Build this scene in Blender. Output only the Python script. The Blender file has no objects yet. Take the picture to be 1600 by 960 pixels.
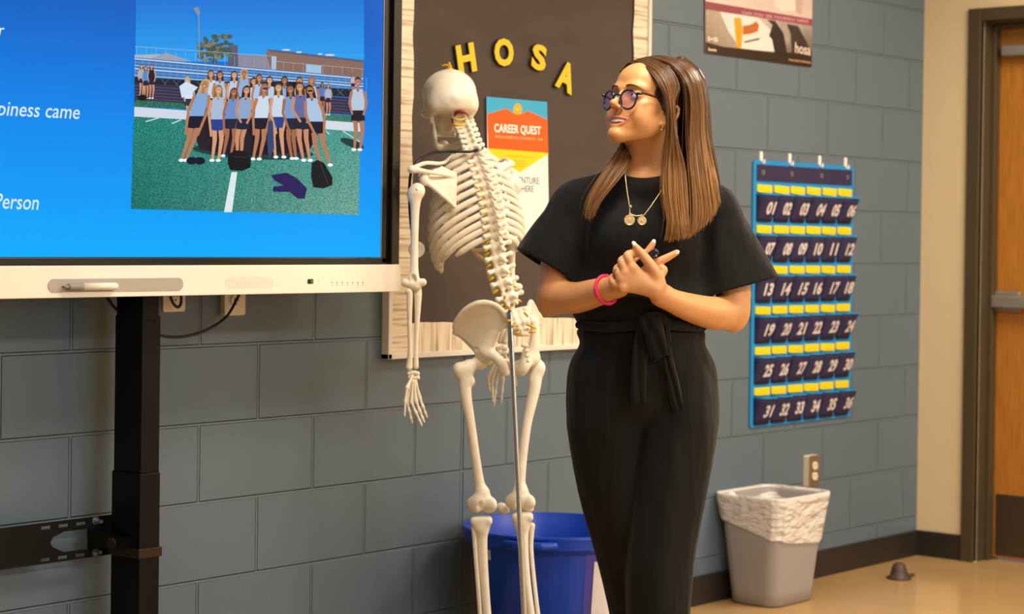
import bpy, math, random
import numpy as np
from mathutils import Vector, Matrix

SC = bpy.context.scene
COL = SC.collection
rng = np.random.default_rng(7)

# ------------------------------------------------------------------ camera
# world: back wall is the plane Y = 0 (room on the -Y side), corner with the door wall at X = 0, floor Z = 0
YAW, PITCH, ROLL, FPX = 0.86449, -0.01004, -0.01317, 3100.28
CAM = np.array([-7.1436, -3.93215, 1.26455])
PPY = 400.0                                        # principal point row in the 1600 x 960 frame
_f = np.array([math.sin(YAW)*math.cos(PITCH), math.cos(YAW)*math.cos(PITCH), math.sin(PITCH)])
_r0 = np.array([math.cos(YAW), -math.sin(YAW), 0.0]); _d0 = np.cross(_f, _r0)
_r = _r0*math.cos(ROLL) + _d0*math.sin(ROLL)
_d = -_r0*math.sin(ROLL) + _d0*math.cos(ROLL)
cam_data = bpy.data.cameras.new('camera')
cam = bpy.data.objects.new('camera', cam_data); COL.objects.link(cam)
M = Matrix.Identity(4)
for i in range(3):
    M[i][0] = _r[i]; M[i][1] = -_d[i]; M[i][2] = -_f[i]; M[i][3] = CAM[i]
cam.matrix_world = M
cam_data.sensor_width = 36.0
cam_data.lens = FPX*36.0/1600.0
cam_data.shift_y = (PPY-480.0)/1600.0
cam_data.clip_start = 0.05
cam_data.dof.use_dof = True
cam_data.dof.focus_distance = 4.66
cam_data.dof.aperture_fstop = 4.5
SC.camera = cam

# ------------------------------------------------------------------ world, lights, exposure
W = bpy.data.worlds.new('world'); SC.world = W; W.use_nodes = True
W.node_tree.nodes['Background'].inputs[0].default_value = (0.9, 0.95, 1.0, 1)
W.node_tree.nodes['Background'].inputs[1].default_value = 0.25
SC.view_settings.view_transform = 'Standard'
SC.view_settings.look = 'None'
SC.view_settings.gamma = 1.0
SC.view_settings.exposure = 0.0
SCREEN_GAIN = 1.0
SC.view_settings.use_curve_mapping = False
SC.cycles.max_bounces = 8
SC.cycles.diffuse_bounces = 4
SC.cycles.use_denoising = True

def area_light(name, loc, size, power, color, rot=(0, 0, 0), spread=math.pi):
    l = bpy.data.lights.new(name, 'AREA'); l.shape = 'RECTANGLE'
    l.size, l.size_y = size; l.energy = power; l.color = color; l.spread = spread
    o = bpy.data.objects.new(name, l); COL.objects.link(o)
    o.location = loc; o.rotation_euler = rot
    return o
# fluorescent ceiling fixtures of the classroom (one strip of light each) and an added cool fill, with no window behind it
WARM = (1.0, 0.88, 0.70)
CEIL = [(-1.0, -1.5), (-3.6, -1.5), (-6.2, -1.5), (-1.0, -4.2), (-3.6, -4.2), (-6.2, -4.2), (-3.6, -6.6), (-6.4, -6.6)]
LPOW = [58, 44, 3, 90, 80, 48, 30, 16]
for (lx, ly), pw in zip(CEIL, LPOW):
    area_light('ceiling_lamp_light', (lx, ly, 2.70), (1.15, 0.5), pw, WARM)
area_light('cool_fill_light', (-3.2, -8.3, 1.7), (4.6, 1.5), 80, (0.66, 0.83, 1.0), (math.radians(90), 0, 0))  # added bluish fill before the blank front wall, not a real window
# ------------------------------------------------------------------ helpers
def ray(px, py):
    return _f + ((px-800.0)/FPX)*_r + ((py-PPY)/FPX)*_d
def on_Y(px, py, Y=0.0):
    w = ray(px, py); t = (Y-CAM[1])/w[1]; return CAM + t*w
def on_X(px, py, X=0.0):
    w = ray(px, py); t = (X-CAM[0])/w[0]; return CAM + t*w
def at_depth(px, py, D):
    return CAM + D*ray(px, py)
def lin(c):
    if isinstance(c, str):
        c = [int(c[i:i+2], 16)/255 for i in (0, 2, 4)]
    return tuple(x/12.92 if x <= 0.04045 else ((x+0.055)/1.055)**2.4 for x in c)

def material(name, color, rough=0.5, metal=0.0, spec=0.5, noise=0.0, nscale=20.0, bump=0.0, bscale=200.0, trans=0.0,
             sss=0.0, sheen=0.0, alpha=1.0, emit=0.0, coat=0.0, stretch=None, ior=1.45, attr=False):
    m = bpy.data.materials.new(name); m.use_nodes = True
    nt = m.node_tree; b = nt.nodes['Principled BSDF']
    col = (*lin(color), 1.0)
    b.inputs['Base Color'].default_value = col
    b.inputs['Roughness'].default_value = rough
    b.inputs['Metallic'].default_value = metal
    b.inputs['Specular IOR Level'].default_value = spec
    b.inputs['IOR'].default_value = ior
    b.inputs['Transmission Weight'].default_value = trans
    b.inputs['Alpha'].default_value = alpha
    b.inputs['Coat Weight'].default_value = coat
    b.inputs['Sheen Weight'].default_value = sheen
    if sss:
        b.inputs['Subsurface Weight'].default_value = sss
        b.inputs['Subsurface Radius'].default_value = (1.0, 0.4, 0.2)
        b.inputs['Subsurface Scale'].default_value = 0.006
    tc = nt.nodes.new('ShaderNodeTexCoord'); mp = nt.nodes.new('ShaderNodeMapping')
    nt.links.new(tc.outputs['Object'], mp.inputs['Vector'])
    if stretch: mp.inputs['Scale'].default_value = stretch
    src = None
    if attr:
        a = nt.nodes.new('ShaderNodeAttribute'); a.attribute_name = 'Col'; src = a.outputs['Color']
    n = nt.nodes.new('ShaderNodeTexNoise'); n.inputs['Scale'].default_value = nscale; n.inputs['Detail'].default_value = 4
    nt.links.new(mp.outputs[0], n.inputs['Vector'])
    if noise:
        mix = nt.nodes.new('ShaderNodeMix'); mix.data_type = 'RGBA'; mix.blend_type = 'MULTIPLY'
        rp = nt.nodes.new('ShaderNodeMapRange')
        rp.inputs['From Min'].default_value = 0.3; rp.inputs['From Max'].default_value = 0.7
        rp.inputs['To Min'].default_value = 1.0-noise; rp.inputs['To Max'].default_value = 1.0+noise*0.3
        nt.links.new(n.outputs['Fac'], rp.inputs['Value'])
        mix.inputs['Factor'].default_value = 1.0
        if src: nt.links.new(src, mix.inputs['A'])
        else: mix.inputs['A'].default_value = col
        nt.links.new(rp.outputs[0], mix.inputs['B'])
        src = mix.outputs['Result']
    if src: nt.links.new(src, b.inputs['Base Color'])
    if bump:
        n2 = nt.nodes.new('ShaderNodeTexNoise'); n2.inputs['Scale'].default_value = bscale; n2.inputs['Detail'].default_value = 3
        nt.links.new(mp.outputs[0], n2.inputs['Vector'])
        bp = nt.nodes.new('ShaderNodeBump'); bp.inputs['Strength'].default_value = 1.0; bp.inputs['Distance'].default_value = bump
        nt.links.new(n2.outputs['Fac'], bp.inputs['Height']); nt.links.new(bp.outputs[0], b.inputs['Normal'])
    if emit:
        if src: nt.links.new(src, b.inputs['Emission Color'])
        else: b.inputs['Emission Color'].default_value = col
        b.inputs['Emission Strength'].default_value = emit
    return m

class Geo:
    """collects vertices and faces in world coordinates, linked as ONE mesh object by build()"""
    def __init__(s): s.v = []; s.f = []; s.n = 0; s.c = []
    def add(s, v, f, col=None):
        v = np.asarray(v, float).reshape(-1, 3); s.v.append(v)
        s.f += [tuple(int(i)+s.n for i in q) for q in f]; s.n += len(v)
        s.c += [col]*len(f)
        return s
    def build(s, name, mat, parent=None, smooth=False, bevel=0.0, auto=None, sub=0):
        v = np.vstack(s.v)
        return link_mesh(name, v, s.f, mat, parent, smooth, bevel, s.c if any(c is not None for c in s.c) else None, auto, sub)

def world_origin(o):
    t = np.zeros(3)
    while o is not None:
        t = t+np.array(o.location); o = o.parent
    return t
def link_mesh(name, v, f, mat, parent=None, smooth=False, bevel=0.0, cols=None, auto=None, sub=0, vcol=None, origin=None):
    v = np.asarray(v, float)
    if parent is None:
        o0 = np.array([v[:, 0].mean(), v[:, 1].mean(), v[:, 2].min()]) if origin is None else np.array(origin)
    else:
        o0 = world_origin(parent)
    me = bpy.data.meshes.new(name)
    vv = v-o0
    if isinstance(f, np.ndarray) and f.shape[1] == 4:
        me.vertices.add(len(vv)); me.vertices.foreach_set('co', vv.astype(np.float32).ravel())
        me.loops.add(f.size); me.loops.foreach_set('vertex_index', f.astype(np.int32).ravel())
        me.polygons.add(len(f)); me.polygons.foreach_set('loop_start', np.arange(0, f.size, 4, dtype=np.int32))
        me.update(calc_edges=True)
    else:
        me.from_pydata(vv.tolist(), [], [tuple(q) for q in f]); me.update()
    if smooth: me.polygons.foreach_set('use_smooth', [True]*len(me.polygons))
    if cols is not None:
        ca = me.color_attributes.new('Col', 'FLOAT_COLOR', 'CORNER')
        buf = []
        for p, c in zip(me.polygons, cols): buf += list((*c, 1.0))*p.loop_total
        ca.data.foreach_set('color', buf)
    if vcol is not None:
        ca = me.color_attributes.new('Col', 'FLOAT_COLOR', 'POINT')
        ca.data.foreach_set('color', np.hstack([vcol, np.ones((len(vcol), 1))]).astype(np.float32).ravel())
    o = bpy.data.objects.new(name, me); COL.objects.link(o)
    if parent is None: o.location = o0.tolist()
    else: o.parent = parent
    for m in (mat if isinstance(mat, (list, tuple)) else [mat]): me.materials.append(m)
    if bevel:
        b = o.modifiers.new('bevel', 'BEVEL'); b.width = bevel; b.segments = 2; b.limit_method = 'ANGLE'; b.harden_normals = False
    if sub:
        b = o.modifiers.new('sub', 'SUBSURF'); b.levels = sub; b.render_levels = sub
    if auto is not None:
        me.polygons.foreach_set('use_smooth', [True]*len(me.polygons))
        try: me.set_sharp_from_angle(angle=math.radians(auto))
        except Exception: pass
    return o
def empty(name, loc, label=None, cat=None, group=None):
    o = bpy.data.objects.new(name, None); COL.objects.link(o); o.location = tuple(float(x) for x in loc)
    o.empty_display_size = 0.05
    if label: tag(o, label, cat, group)
    return o
def tag(o, label=None, cat=None, group=None, kind=None):
    if label: o['label'] = label
    if cat: o['category'] = cat
    if group: o['group'] = group
    if kind: o['kind'] = kind
    return o
def box(lo, hi, R=None, c=None):
    lo = np.array(lo, float); hi = np.array(hi, float)
    v = np.array([[(lo, hi)[i][0], (lo, hi)[j][1], (lo, hi)[k][2]] for i in (0, 1) for j in (0, 1) for k in (0, 1)])
    f = [(0, 1, 3, 2), (4, 6, 7, 5), (0, 4, 5, 1), (2, 3, 7, 6), (0, 2, 6, 4), (1, 5, 7, 3)]
    if R is not None:
        c = np.array(c if c is not None else (lo+hi)/2); v = (v-c)@np.array(R).T+c
    return v, f
def frame_of(t, up=(0, 0, 1)):
    t = t/np.linalg.norm(t); u = np.array(up, float)
    if abs(t@u) > 0.95: u = np.array([1.0, 0, 0])
    a = np.cross(u, t); a /= np.linalg.norm(a); return a, np.cross(t, a)
def smooth_path(P, n):
    P = np.asarray(P, float); m = len(P)
    if m == 2: return P[0]+(P[1]-P[0])*np.linspace(0, 1, n)[:, None]
    ts = np.linspace(0, m-1, n); out = []
    for t in ts:
        i = min(int(t), m-2); u = t-i
        p0 = P[max(i-1, 0)]; p1 = P[i]; p2 = P[i+1]; p3 = P[min(i+2, m-1)]
        out.append(0.5*((2*p1)+(-p0+p2)*u+(2*p0-5*p1+4*p2-p3)*u*u+(-p0+3*p1-3*p2+p3)*u**3))
    return np.array(out)
def tube(P, r, k=10, caps=True, flat=1.0, up=(0, 0, 1), n=None, closed=False):
    """round (or flattened) tube through P, radii r (number or list)"""
    P = np.asarray(P, float); r = np.atleast_1d(np.asarray(r, float))
    if n:
        m = len(P); rr = np.interp(np.linspace(0, m-1, n), np.linspace(0, m-1, len(r)), r) if len(r) > 1 else np.full(n, r[0])
        P = smooth_path(P, n); r = rr
    if len(r) == 1: r = np.full(len(P), r[0])
    m = len(P); T = np.gradient(P, axis=0)
    if closed: T = np.roll(P, -1, 0)-np.roll(P, 1, 0)
    a, b = frame_of(T[0], up); V = []
    for i in range(m):
        t = T[i]/np.linalg.norm(T[i])
        a = a-t*(a@t); a /= np.linalg.norm(a); b = np.cross(t, a)
        for j in range(k):
            th = 2*math.pi*j/k
            V.append(P[i]+r[i]*(math.cos(th)*a+flat*math.sin(th)*b))
    F = []
    for i in range(m if closed else m-1):
        for j in range(k):
            i2 = (i+1) % m
            F.append((i*k+j, i*k+(j+1) % k, i2*k+(j+1) % k, i2*k+j))
    if caps and not closed:
        F.append(tuple(range(k-1, -1, -1))); F.append(tuple((m-1)*k+j for j in range(k)))
    return np.array(V), F
def lathe(prof, c, k=32, axis=(0, 0, 1), closed=False):
    """prof: list of (radius, height)"""
    ax = np.array(axis, float); ax /= np.linalg.norm(ax); a, b = frame_of(ax, (0, 1, 0.01)); V = []; F = []
    for (r, h) in prof:
        for j in range(k):
            th = 2*math.pi*j/k
            V.append(np.array(c)+ax*h+max(r, 1e-5)*(math.cos(th)*a+math.sin(th)*b))
    m = len(prof)
    for i in range(m-1):
        for j in range(k):
            F.append((i*k+j, i*k+(j+1) % k, (i+1)*k+(j+1) % k, (i+1)*k+j))
    if closed:
        F.append(tuple(range(k-1, -1, -1))); F.append(tuple((m-1)*k+j for j in range(k)))
    return np.array(V), F
def ball(c, r, k=12, m=8):
    r = np.ones(3)*r
    prof = [(math.sin(math.pi*i/m), -math.cos(math.pi*i/m)) for i in range(m+1)]
    V, F = lathe(prof, (0, 0, 0), k); return V*r+np.array(c), F
def prism(poly, d0, d1, o, u, v, n):
    """2-D polygon poly in (u, v) about o, extruded along n from d0 to d1"""
    o, u, v, n = map(lambda q: np.array(q, float), (o, u, v, n)); k = len(poly)
    V = [o+u*a+v*b+n*d0 for a, b in poly]+[o+u*a+v*b+n*d1 for a, b in poly]
    F = [tuple(range(k))[::-1], tuple(range(k, 2*k))]+[(i, (i+1) % k, k+(i+1) % k, k+i) for i in range(k)]
    return np.array(V), F
def rrect(w, h, r, s=4, cx=0, cy=0):
    out = []
    for (sx, sy, a0) in ((1, 1, 0), (-1, 1, 90), (-1, -1, 180), (1, -1, 270)):
        for i in range(s+1):
            a = math.radians(a0+90*i/s)
            out.append((cx+sx*(w/2-r)+r*math.cos(a), cy+sy*(h/2-r)+r*math.sin(a)))
    return out
_tc = {}
def text_mesh(s, size=1.0, bold=0.0, extrude=0.0, shear=0.0, align='LEFT', space=1.0, bevel=0.0):
    """returns vertices, faces of a line of lettering in its own x, y plane"""
    c = bpy.data.curves.new('t', 'FONT'); c.body = s; c.size = size; c.offset = bold; c.extrude = extrude; c.shear = shear
    c.align_x = align; c.space_character = space; c.resolution_u = 3; c.bevel_depth = bevel
    o = bpy.data.objects.new('t', c); COL.objects.link(o)
    dg = bpy.context.evaluated_depsgraph_get(); me = bpy.data.meshes.new_from_object(o.evaluated_get(dg))
    v = np.zeros(len(me.vertices)*3); me.vertices.foreach_get('co', v)
    f = [tuple(p.vertices) for p in me.polygons]
    bpy.data.objects.remove(o); bpy.data.curves.remove(c); bpy.data.meshes.remove(me)
    return v.reshape(-1, 3), f
def place_text(s, o, u, v, w=None, h=None, align='LEFT', **kw):
    """lettering with origin o, baseline direction u, up v; scaled to width w and/or cap height h"""
    V, F = text_mesh(s, 1.0, **kw)
    lo, hi = V.min(0), V.max(0)
    sx = w/(hi[0]-lo[0]) if w else None
    sy = h/(hi[1]-lo[1]) if h else None
    sx = sx or sy; sy = sy or sx
    x = (V[:, 0]-lo[0])*sx
    if align == 'CENTER': x = x-(hi[0]-lo[0])*sx/2
    y = (V[:, 1]-(0 if align != 'MID' else 0))*sy
    n = np.cross(u, v)
    return np.array(o)+x[:, None]*np.array(u)+y[:, None]*np.array(v)+(V[:, 2]*sx)[:, None]*n, F

# ---- solid modelling by distance fields: smooth unions of limbs, bones, cloth -> one closed surface
class Field:
    def __init__(s): s.ops = []
    def _add(s, fn, lo, hi, k, op): s.ops.append((fn, np.array(lo, float), np.array(hi, float), k, op)); return s
    def ell(s, c, r, k=0.01, R=None, op='u'):
        c = np.array(c, float); r = np.ones(3)*np.array(r, float); R = np.eye(3) if R is None else np.array(R)
        m = r.max()
        def fn(P):
            q = (P-c)@R; k0 = np.sqrt(((q/r)**2).sum(-1)); k1 = np.sqrt(((q/(r*r))**2).sum(-1))+1e-9
            return k0*(k0-1)/k1
        return s._add(fn, c-m, c+m, k, op)
    def cap(s, a, b, ra, rb=None, k=0.01, op='u', flat=None):
        """tapered capsule; flat = (axis, factor) squashes its section along axis"""
        a = np.array(a, float); b = np.array(b, float); rb = ra if rb is None else rb; ab = b-a; L = ab@ab+1e-12; m = max(ra, rb)
        fl = None
        if flat is not None:
            ax = np.array(flat[0], float); ax /= np.linalg.norm(ax); fl = (ax, flat[1])
            m *= max(1, flat[1])
        def fn(P):
            q = P-a; t = np.clip((q@ab)/L, 0, 1); w = q-t[..., None]*ab
            r = ra+(rb-ra)*t
            if fl is None: return np.sqrt((w*w).sum(-1))-r
            wa = w@fl[0]; w2 = (w*w).sum(-1)-wa*wa
            return (np.sqrt(np.maximum(w2, 0)+(wa/fl[1])**2)-r)*min(1, fl[1])
        return s._add(fn, np.minimum(a, b)-m, np.maximum(a, b)+m, k, op)
    def chain(s, P, r, k=0.01, op='u', flat=None, n=None):
        P = np.asarray(P, float); r = np.ones(len(P))*np.asarray(r, float)
        if n: r = np.interp(np.linspace(0, len(P)-1, n), range(len(P)), r); P = smooth_path(P, n)
        n0 = len(s.ops)
        for i in range(len(P)-1): s.cap(P[i], P[i+1], r[i], r[i+1], k, op, flat)
        seg = [(o[0], o[1], o[2]) for o in s.ops[n0:]]; del s.ops[n0:]
        return s._add(seg, np.min([q[1] for q in seg], 0), np.max([q[2] for q in seg], 0), k, op)
    def slab(s, c, hw, r=0.005, R=None, k=0.01, op='u'):
        c = np.array(c, float); hw = np.array(hw, float); R = np.eye(3) if R is None else np.array(R); m = np.linalg.norm(hw)
        def fn(P):
            q = np.abs((P-c)@R)-(hw-r)
            return np.sqrt((np.maximum(q, 0)**2).sum(-1))+np.minimum(q.max(-1), 0)-r
        return s._add(fn, c-m, c+m, k, op)
    def fn(s, fn, lo, hi, k=0.01, op='u'): return s._add(fn, lo, hi, k, op)
    def mesh(s, h, warp=None):
        us = [o for o in s.ops if o[4] == 'u']
        lo = np.min([o[1] for o in us], 0)-3*h; hi = np.max([o[2] for o in us], 0)+3*h
        n = np.ceil((hi-lo)/h).astype(int)+1
        ax = [(lo[i]+h*np.arange(n[i])).astype(np.float32) for i in range(3)]
        D = np.full(n, 1.0, np.float32)
        for fn, a, b, k, op in s.ops:
            pad = k+3*h
            i0 = np.maximum(np.floor((a-pad-lo)/h).astype(int), 0); i1 = np.minimum(np.ceil((b+pad-lo)/h).astype(int)+1, n)
            if (i1 <= i0).any(): continue
            sl = tuple(slice(i0[j], i1[j]) for j in range(3))
            P = np.stack(np.meshgrid(ax[0][sl[0]], ax[1][sl[1]], ax[2][sl[2]], indexing='ij'), -1)
            if warp is not None: P = warp(P)
            if isinstance(fn, list):                      # one limb of several segments, joined first, then blended
                d = np.full(P.shape[:3], 1.0, np.float32); p0 = i0*h+lo
                for f2, a2, b2 in fn:
                    j0 = np.maximum(np.floor((a2-pad-p0)/h).astype(int), 0); j1 = np.minimum(np.ceil((b2+pad-p0)/h).astype(int)+1, d.shape)
                    if (j1 <= j0).any(): continue
                    s2 = tuple(slice(j0[j], j1[j]) for j in range(3)); d[s2] = np.minimum(d[s2], f2(P[s2]))
            else: d = fn(P).astype(np.float32)
            c = D[sl]
            if op == 'u':
                if k > 0: hh = np.maximum(k-np.abs(c-d), 0)/k; D[sl] = np.minimum(c, d)-hh*hh*k*0.25
                else: D[sl] = np.minimum(c, d)
            elif op == 's':
                if k > 0: hh = np.maximum(k-np.abs(c+d), 0)/k; D[sl] = np.maximum(c, -d)+hh*hh*k*0.25
                else: D[sl] = np.maximum(c, -d)
            elif op == 'i': D[sl] = np.maximum(c, d)
        return nets(D, lo, h)
def nets(D, lo, h):
    neg = D < 0; nx, ny, nz = [x-1 for x in D.shape]
    cnt = np.zeros((nx, ny, nz), np.uint8)
    for i in (0, 1):
        for j in (0, 1):
            for k in (0, 1): cnt += neg[i:nx+i, j:ny+j, k:nz+k]
    act = (cnt > 0) & (cnt < 8); I = np.argwhere(act); m = len(I)
    if m == 0: return np.zeros((0, 3)), np.zeros((0, 4), int)
    idx = np.full((nx, ny, nz), -1, np.int32); idx[act] = np.arange(m)
    acc = np.zeros((m, 3)); w = np.zeros(m)
    for ax in range(3):
        o1, o2 = [a for a in range(3) if a != ax]
        for p in (0, 1):
            for q in (0, 1):
                A = I.copy(); A[:, o1] += p; A[:, o2] += q; B = A.copy(); B[:, ax] += 1
                da = D[tuple(A.T)]; db = D[tuple(B.T)]; cr = (da < 0) != (db < 0)
                t = np.where(cr, da/np.where(cr, da-db, 1), 0); pt = (A-I).astype(float); pt[:, ax] += t
                acc += pt*cr[:, None]; w += cr
    V = lo+h*(I+acc/np.maximum(w, 1)[:, None]); F = []
    for ax in range(3):
        o1, o2 = [(1, 2), (2, 0), (0, 1)][ax]
        sA = [slice(None)]*3; sB = [slice(None)]*3; sA[ax] = slice(0, -1); sB[ax] = slice(1, None)
        cr = neg[tuple(sA)] != neg[tuple(sB)]; E = np.argwhere(cr)
        E = E[(E[:, o1] > 0) & (E[:, o2] > 0) & (E[:, o1] < D.shape[o1]-1) & (E[:, o2] < D.shape[o2]-1)]
        a = neg[tuple(E.T)]
        def g(p, q):
            A = E.copy(); A[:, o1] -= p; A[:, o2] -= q; return idx[tuple(A.T)]
        Q = np.stack([g(1, 1), g(0, 1), g(0, 0), g(1, 0)], 1)
        Q[~a] = Q[~a][:, ::-1]; F.append(Q)
    return V, np.vstack(F)
def rotz(a): c, s = math.cos(a), math.sin(a); return np.array([[c, -s, 0], [s, c, 0], [0, 0, 1.0]])
def roty(a): c, s = math.cos(a), math.sin(a); return np.array([[c, 0, s], [0, 1.0, 0], [-s, 0, c]])
def rotx(a): c, s = math.cos(a), math.sin(a); return np.array([[1.0, 0, 0], [0, c, -s], [0, s, c]])
def field_obj(name, fld, h, mat, parent=None, xf=None, relax=0, vcol=None):
    V, F = fld.mesh(h)
    for _ in range(relax): V = relax_mesh(V, F)
    vc = vcol(V) if vcol is not None else None
    if xf is not None: V = xf(V)
    return link_mesh(name, V, F, mat, parent, smooth=True, vcol=vc)
def relax_mesh(V, F, lam=0.5):
    S = np.zeros_like(V); c = np.zeros(len(V))
    for a, b in ((0, 1), (1, 2), (2, 3), (3, 0)):
        for p, q in ((a, b), (b, a)):
            for ax in range(3): S[:, ax] += np.bincount(F[:, p], V[F[:, q], ax], len(V))
            c += np.bincount(F[:, p], minlength=len(V))
    return V+lam*(S/np.maximum(c, 1)[:, None]-V)
def copy_part(o, parent):
    c = o.copy(); COL.objects.link(c); c.parent = parent; return c
# ------------------------------------------------------------------ the room
XL, YN, ZC = -10.0, -8.5, 2.75
def block_wall_material():
    m = bpy.data.materials.new('painted_block'); m.use_nodes = True; nt = m.node_tree; b = nt.nodes['Principled BSDF']
    L = nt.links.new
    geo = nt.nodes.new('ShaderNodeNewGeometry'); sp = nt.nodes.new('ShaderNodeSeparateXYZ'); L(geo.outputs['Position'], sp.inputs[0])
    ax = nt.nodes.new('ShaderNodeMath'); ax.operation = 'ADD'; ax.inputs[1].default_value = 3.77043+4.064; L(sp.outputs['X'], ax.inputs[0])
    az = nt.nodes.new('ShaderNodeMath'); az.operation = 'ADD'; az.inputs[1].default_value = 0.0463; L(sp.outputs['Z'], az.inputs[0])
    cb = nt.nodes.new('ShaderNodeCombineXYZ'); L(ax.outputs[0], cb.inputs[0]); L(az.outputs[0], cb.inputs[1])
    br = nt.nodes.new('ShaderNodeTexBrick'); L(cb.outputs[0], br.inputs['Vector'])
    br.offset = 0.5; br.offset_frequency = 2; br.squash = 1.0
    br.inputs['Scale'].default_value = 1.0; br.inputs['Mortar Size'].default_value = 0.0052; br.inputs['Mortar Smooth'].default_value = 0.6
    br.inputs['Brick Width'].default_value = 0.4064; br.inputs['Row Height'].default_value = 0.2032; br.inputs['Bias'].default_value = 0
    br.inputs['Color1'].default_value = (*lin('5d6d79'), 1); br.inputs['Color2'].default_value = (*lin('5b6b77'), 1)
    br.inputs['Mortar'].default_value = (*lin('64737e'), 1)
    L(br.outputs['Color'], b.inputs['Base Color'])
    # control joint (caulked vertical line)
    d = nt.nodes.new('ShaderNodeMath'); d.operation = 'ADD'; d.inputs[1].default_value = 2.752; L(sp.outputs['X'], d.inputs[0])
    ab = nt.nodes.new('ShaderNodeMath'); ab.operation = 'ABSOLUTE'; L(d.outputs[0], ab.inputs[0])
    mr = nt.nodes.new('ShaderNodeMapRange'); mr.inputs['From Min'].default_value = 0.003; mr.inputs['From Max'].default_value = 0.008
    mr.inputs['To Min'].default_value = 1.0; mr.inputs['To Max'].default_value = 0.0; L(ab.outputs[0], mr.inputs['Value'])
    mx = nt.nodes.new('ShaderNodeMath'); mx.operation = 'MAXIMUM'; L(br.outputs['Fac'], mx.inputs[0]); L(mr.outputs[0], mx.inputs[1])
    n1 = nt.nodes.new('ShaderNodeTexNoise'); n1.inputs['Scale'].default_value = 170; n1.inputs['Detail'].default_value = 3; L(geo.outputs['Position'], n1.inputs['Vector'])
    n2 = nt.nodes.new('ShaderNodeTexVoronoi'); n2.inputs['Scale'].default_value = 45; L(geo.outputs['Position'], n2.inputs['Vector'])
    pit = nt.nodes.new('ShaderNodeMapRange'); pit.inputs['From Min'].default_value = 0.02; pit.inputs['From Max'].default_value = 0.10
    pit.inputs['To Min'].default_value = -1.2; pit.inputs['To Max'].default_value = 0.0; L(n2.outputs['Distance'], pit.inputs['Value'])
    b1 = nt.nodes.new('ShaderNodeBump'); b1.invert = True; b1.inputs['Distance'].default_value = 0.010; b1.inputs['Strength'].default_value = 1; L(mx.outputs[0], b1.inputs['Height'])
    b2 = nt.nodes.new('ShaderNodeBump'); b2.inputs['Distance'].default_value = 0.0007; L(n1.outputs['Fac'], b2.inputs['Height']); L(b1.outputs[0], b2.inputs['Normal'])
    b3 = nt.nodes.new('ShaderNodeBump'); b3.inputs['Distance'].default_value = 0.0005; L(pit.outputs[0], b3.inputs['Height']); L(b2.outputs[0], b3.inputs['Normal'])
    L(b3.outputs[0], b.inputs['Normal'])
    b.inputs['Roughness'].default_value = 0.42; b.inputs['Specular IOR Level'].default_value = 0.45
    return m
M_block = block_wall_material()
M_cream = material('cream_paint', 'dcc69f', 0.6, bump=0.0006, bscale=150)
M_floor = material('vinyl_floor', 'bd9a68', 0.16, spec=0.5, noise=0.10, nscale=3.0, bump=0.0002, bscale=8)
M_ceil = material('ceiling_tile', 'd8d4cc', 0.9, bump=0.001, bscale=120)
M_base = material('dark_vinyl_base', '2a2420', 0.45)
def struct(name, g, mat, **k): return tag(g.build(name, mat, **k), kind='structure')
struct('wall_back', Geo().add(*box((XL, 0, 0), (0.12, 0.2, ZC))), M_block)
struct('floor', Geo().add(*box((XL-0.2, YN-0.2, -0.1), (0.5, 0.2, 0))), M_floor)
struct('ceiling', Geo().add(*box((XL-0.2, YN-0.2, ZC), (0.5, 0.2, ZC+0.1))), M_ceil)
M_far = material('grey_paint', '7a7873', 0.7)
struct('wall_left', Geo().add(*box((XL-0.2, YN, 0), (XL, 0, ZC))), M_far)
struct('wall_front', Geo().add(*box((XL, YN-0.2, 0), (0.0, YN, ZC))), M_far)
D0, D1, DT = -0.255, -1.17, 2.135        # door opening
w = Geo(); w.add(*box((0, D0+0.0, 0), (0.2, 0.0, ZC))); w.add(*box((0, YN, 0), (0.2, D1, ZC))); w.add(*box((0, D1, DT), (0.2, D0, ZC)))
struct('wall_right', w, M_cream)
struct('baseboard_back', Geo().add(*box((XL, -0.009, 0), (-0.004, 0.0, 0.1016))), M_base, bevel=0.002)
struct('baseboard_right', Geo().add(*box((-0.009, -0.2, 0), (0.0, 0.0, 0.1016))), M_base, bevel=0.002)
M_frame = material('olive_brown_steel', '4a3f2c', 0.4, spec=0.4)
M_oak = material('oak_door', 'b5762c', 0.4, noise=0.25, nscale=14, stretch=(9, 9, 0.5))
M_kick = material('bronze_kick_plate', '57493a', 0.35, metal=0.6)
M_alu = material('brushed_aluminium', 'a8a29a', 0.38, metal=0.7)
dr = tag(empty('door_1', (0.1, -0.7, 0)), kind='structure')
g = Geo()
g.add(*box((-0.014, D0, 0), (0.02, D0+0.053, DT+0.05))); g.add(*box((-0.014, D1-0.053, 0), (0.02, D1, DT+0.05)))
g.add(*box((-0.014, D1, DT), (0.02, D0, DT+0.05)))
g.add(*box((0.02, D0-0.006, 0), (0.17, D0+0.002, DT))); g.add(*box((0.02, D1, 0), (0.17, D1+0.006, DT))); g.add(*box((0.02, D1, DT-0.006), (0.17, D0, DT)))
g.add(*box((0.075, D0-0.022, 0), (0.12, D0-0.005, DT-0.005))); g.add(*box((0.075, D1+0.006, DT-0.022), (0.12, D0-0.006, DT-0.006)))
g.build('door_frame', M_frame, dr, bevel=0.003)
g = Geo(); g.add(*box((0.125, D1+0.008, 0.008), (0.168, D0-0.009, DT-0.01))); leaf = g.build('door_leaf', M_oak, dr, bevel=0.002)
g = Geo(); g.add(*box((0.121, D1+0.03, 0.02), (0.125, D0-0.03, 0.262))); g.build('kick_plate', M_kick, dr)
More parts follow.
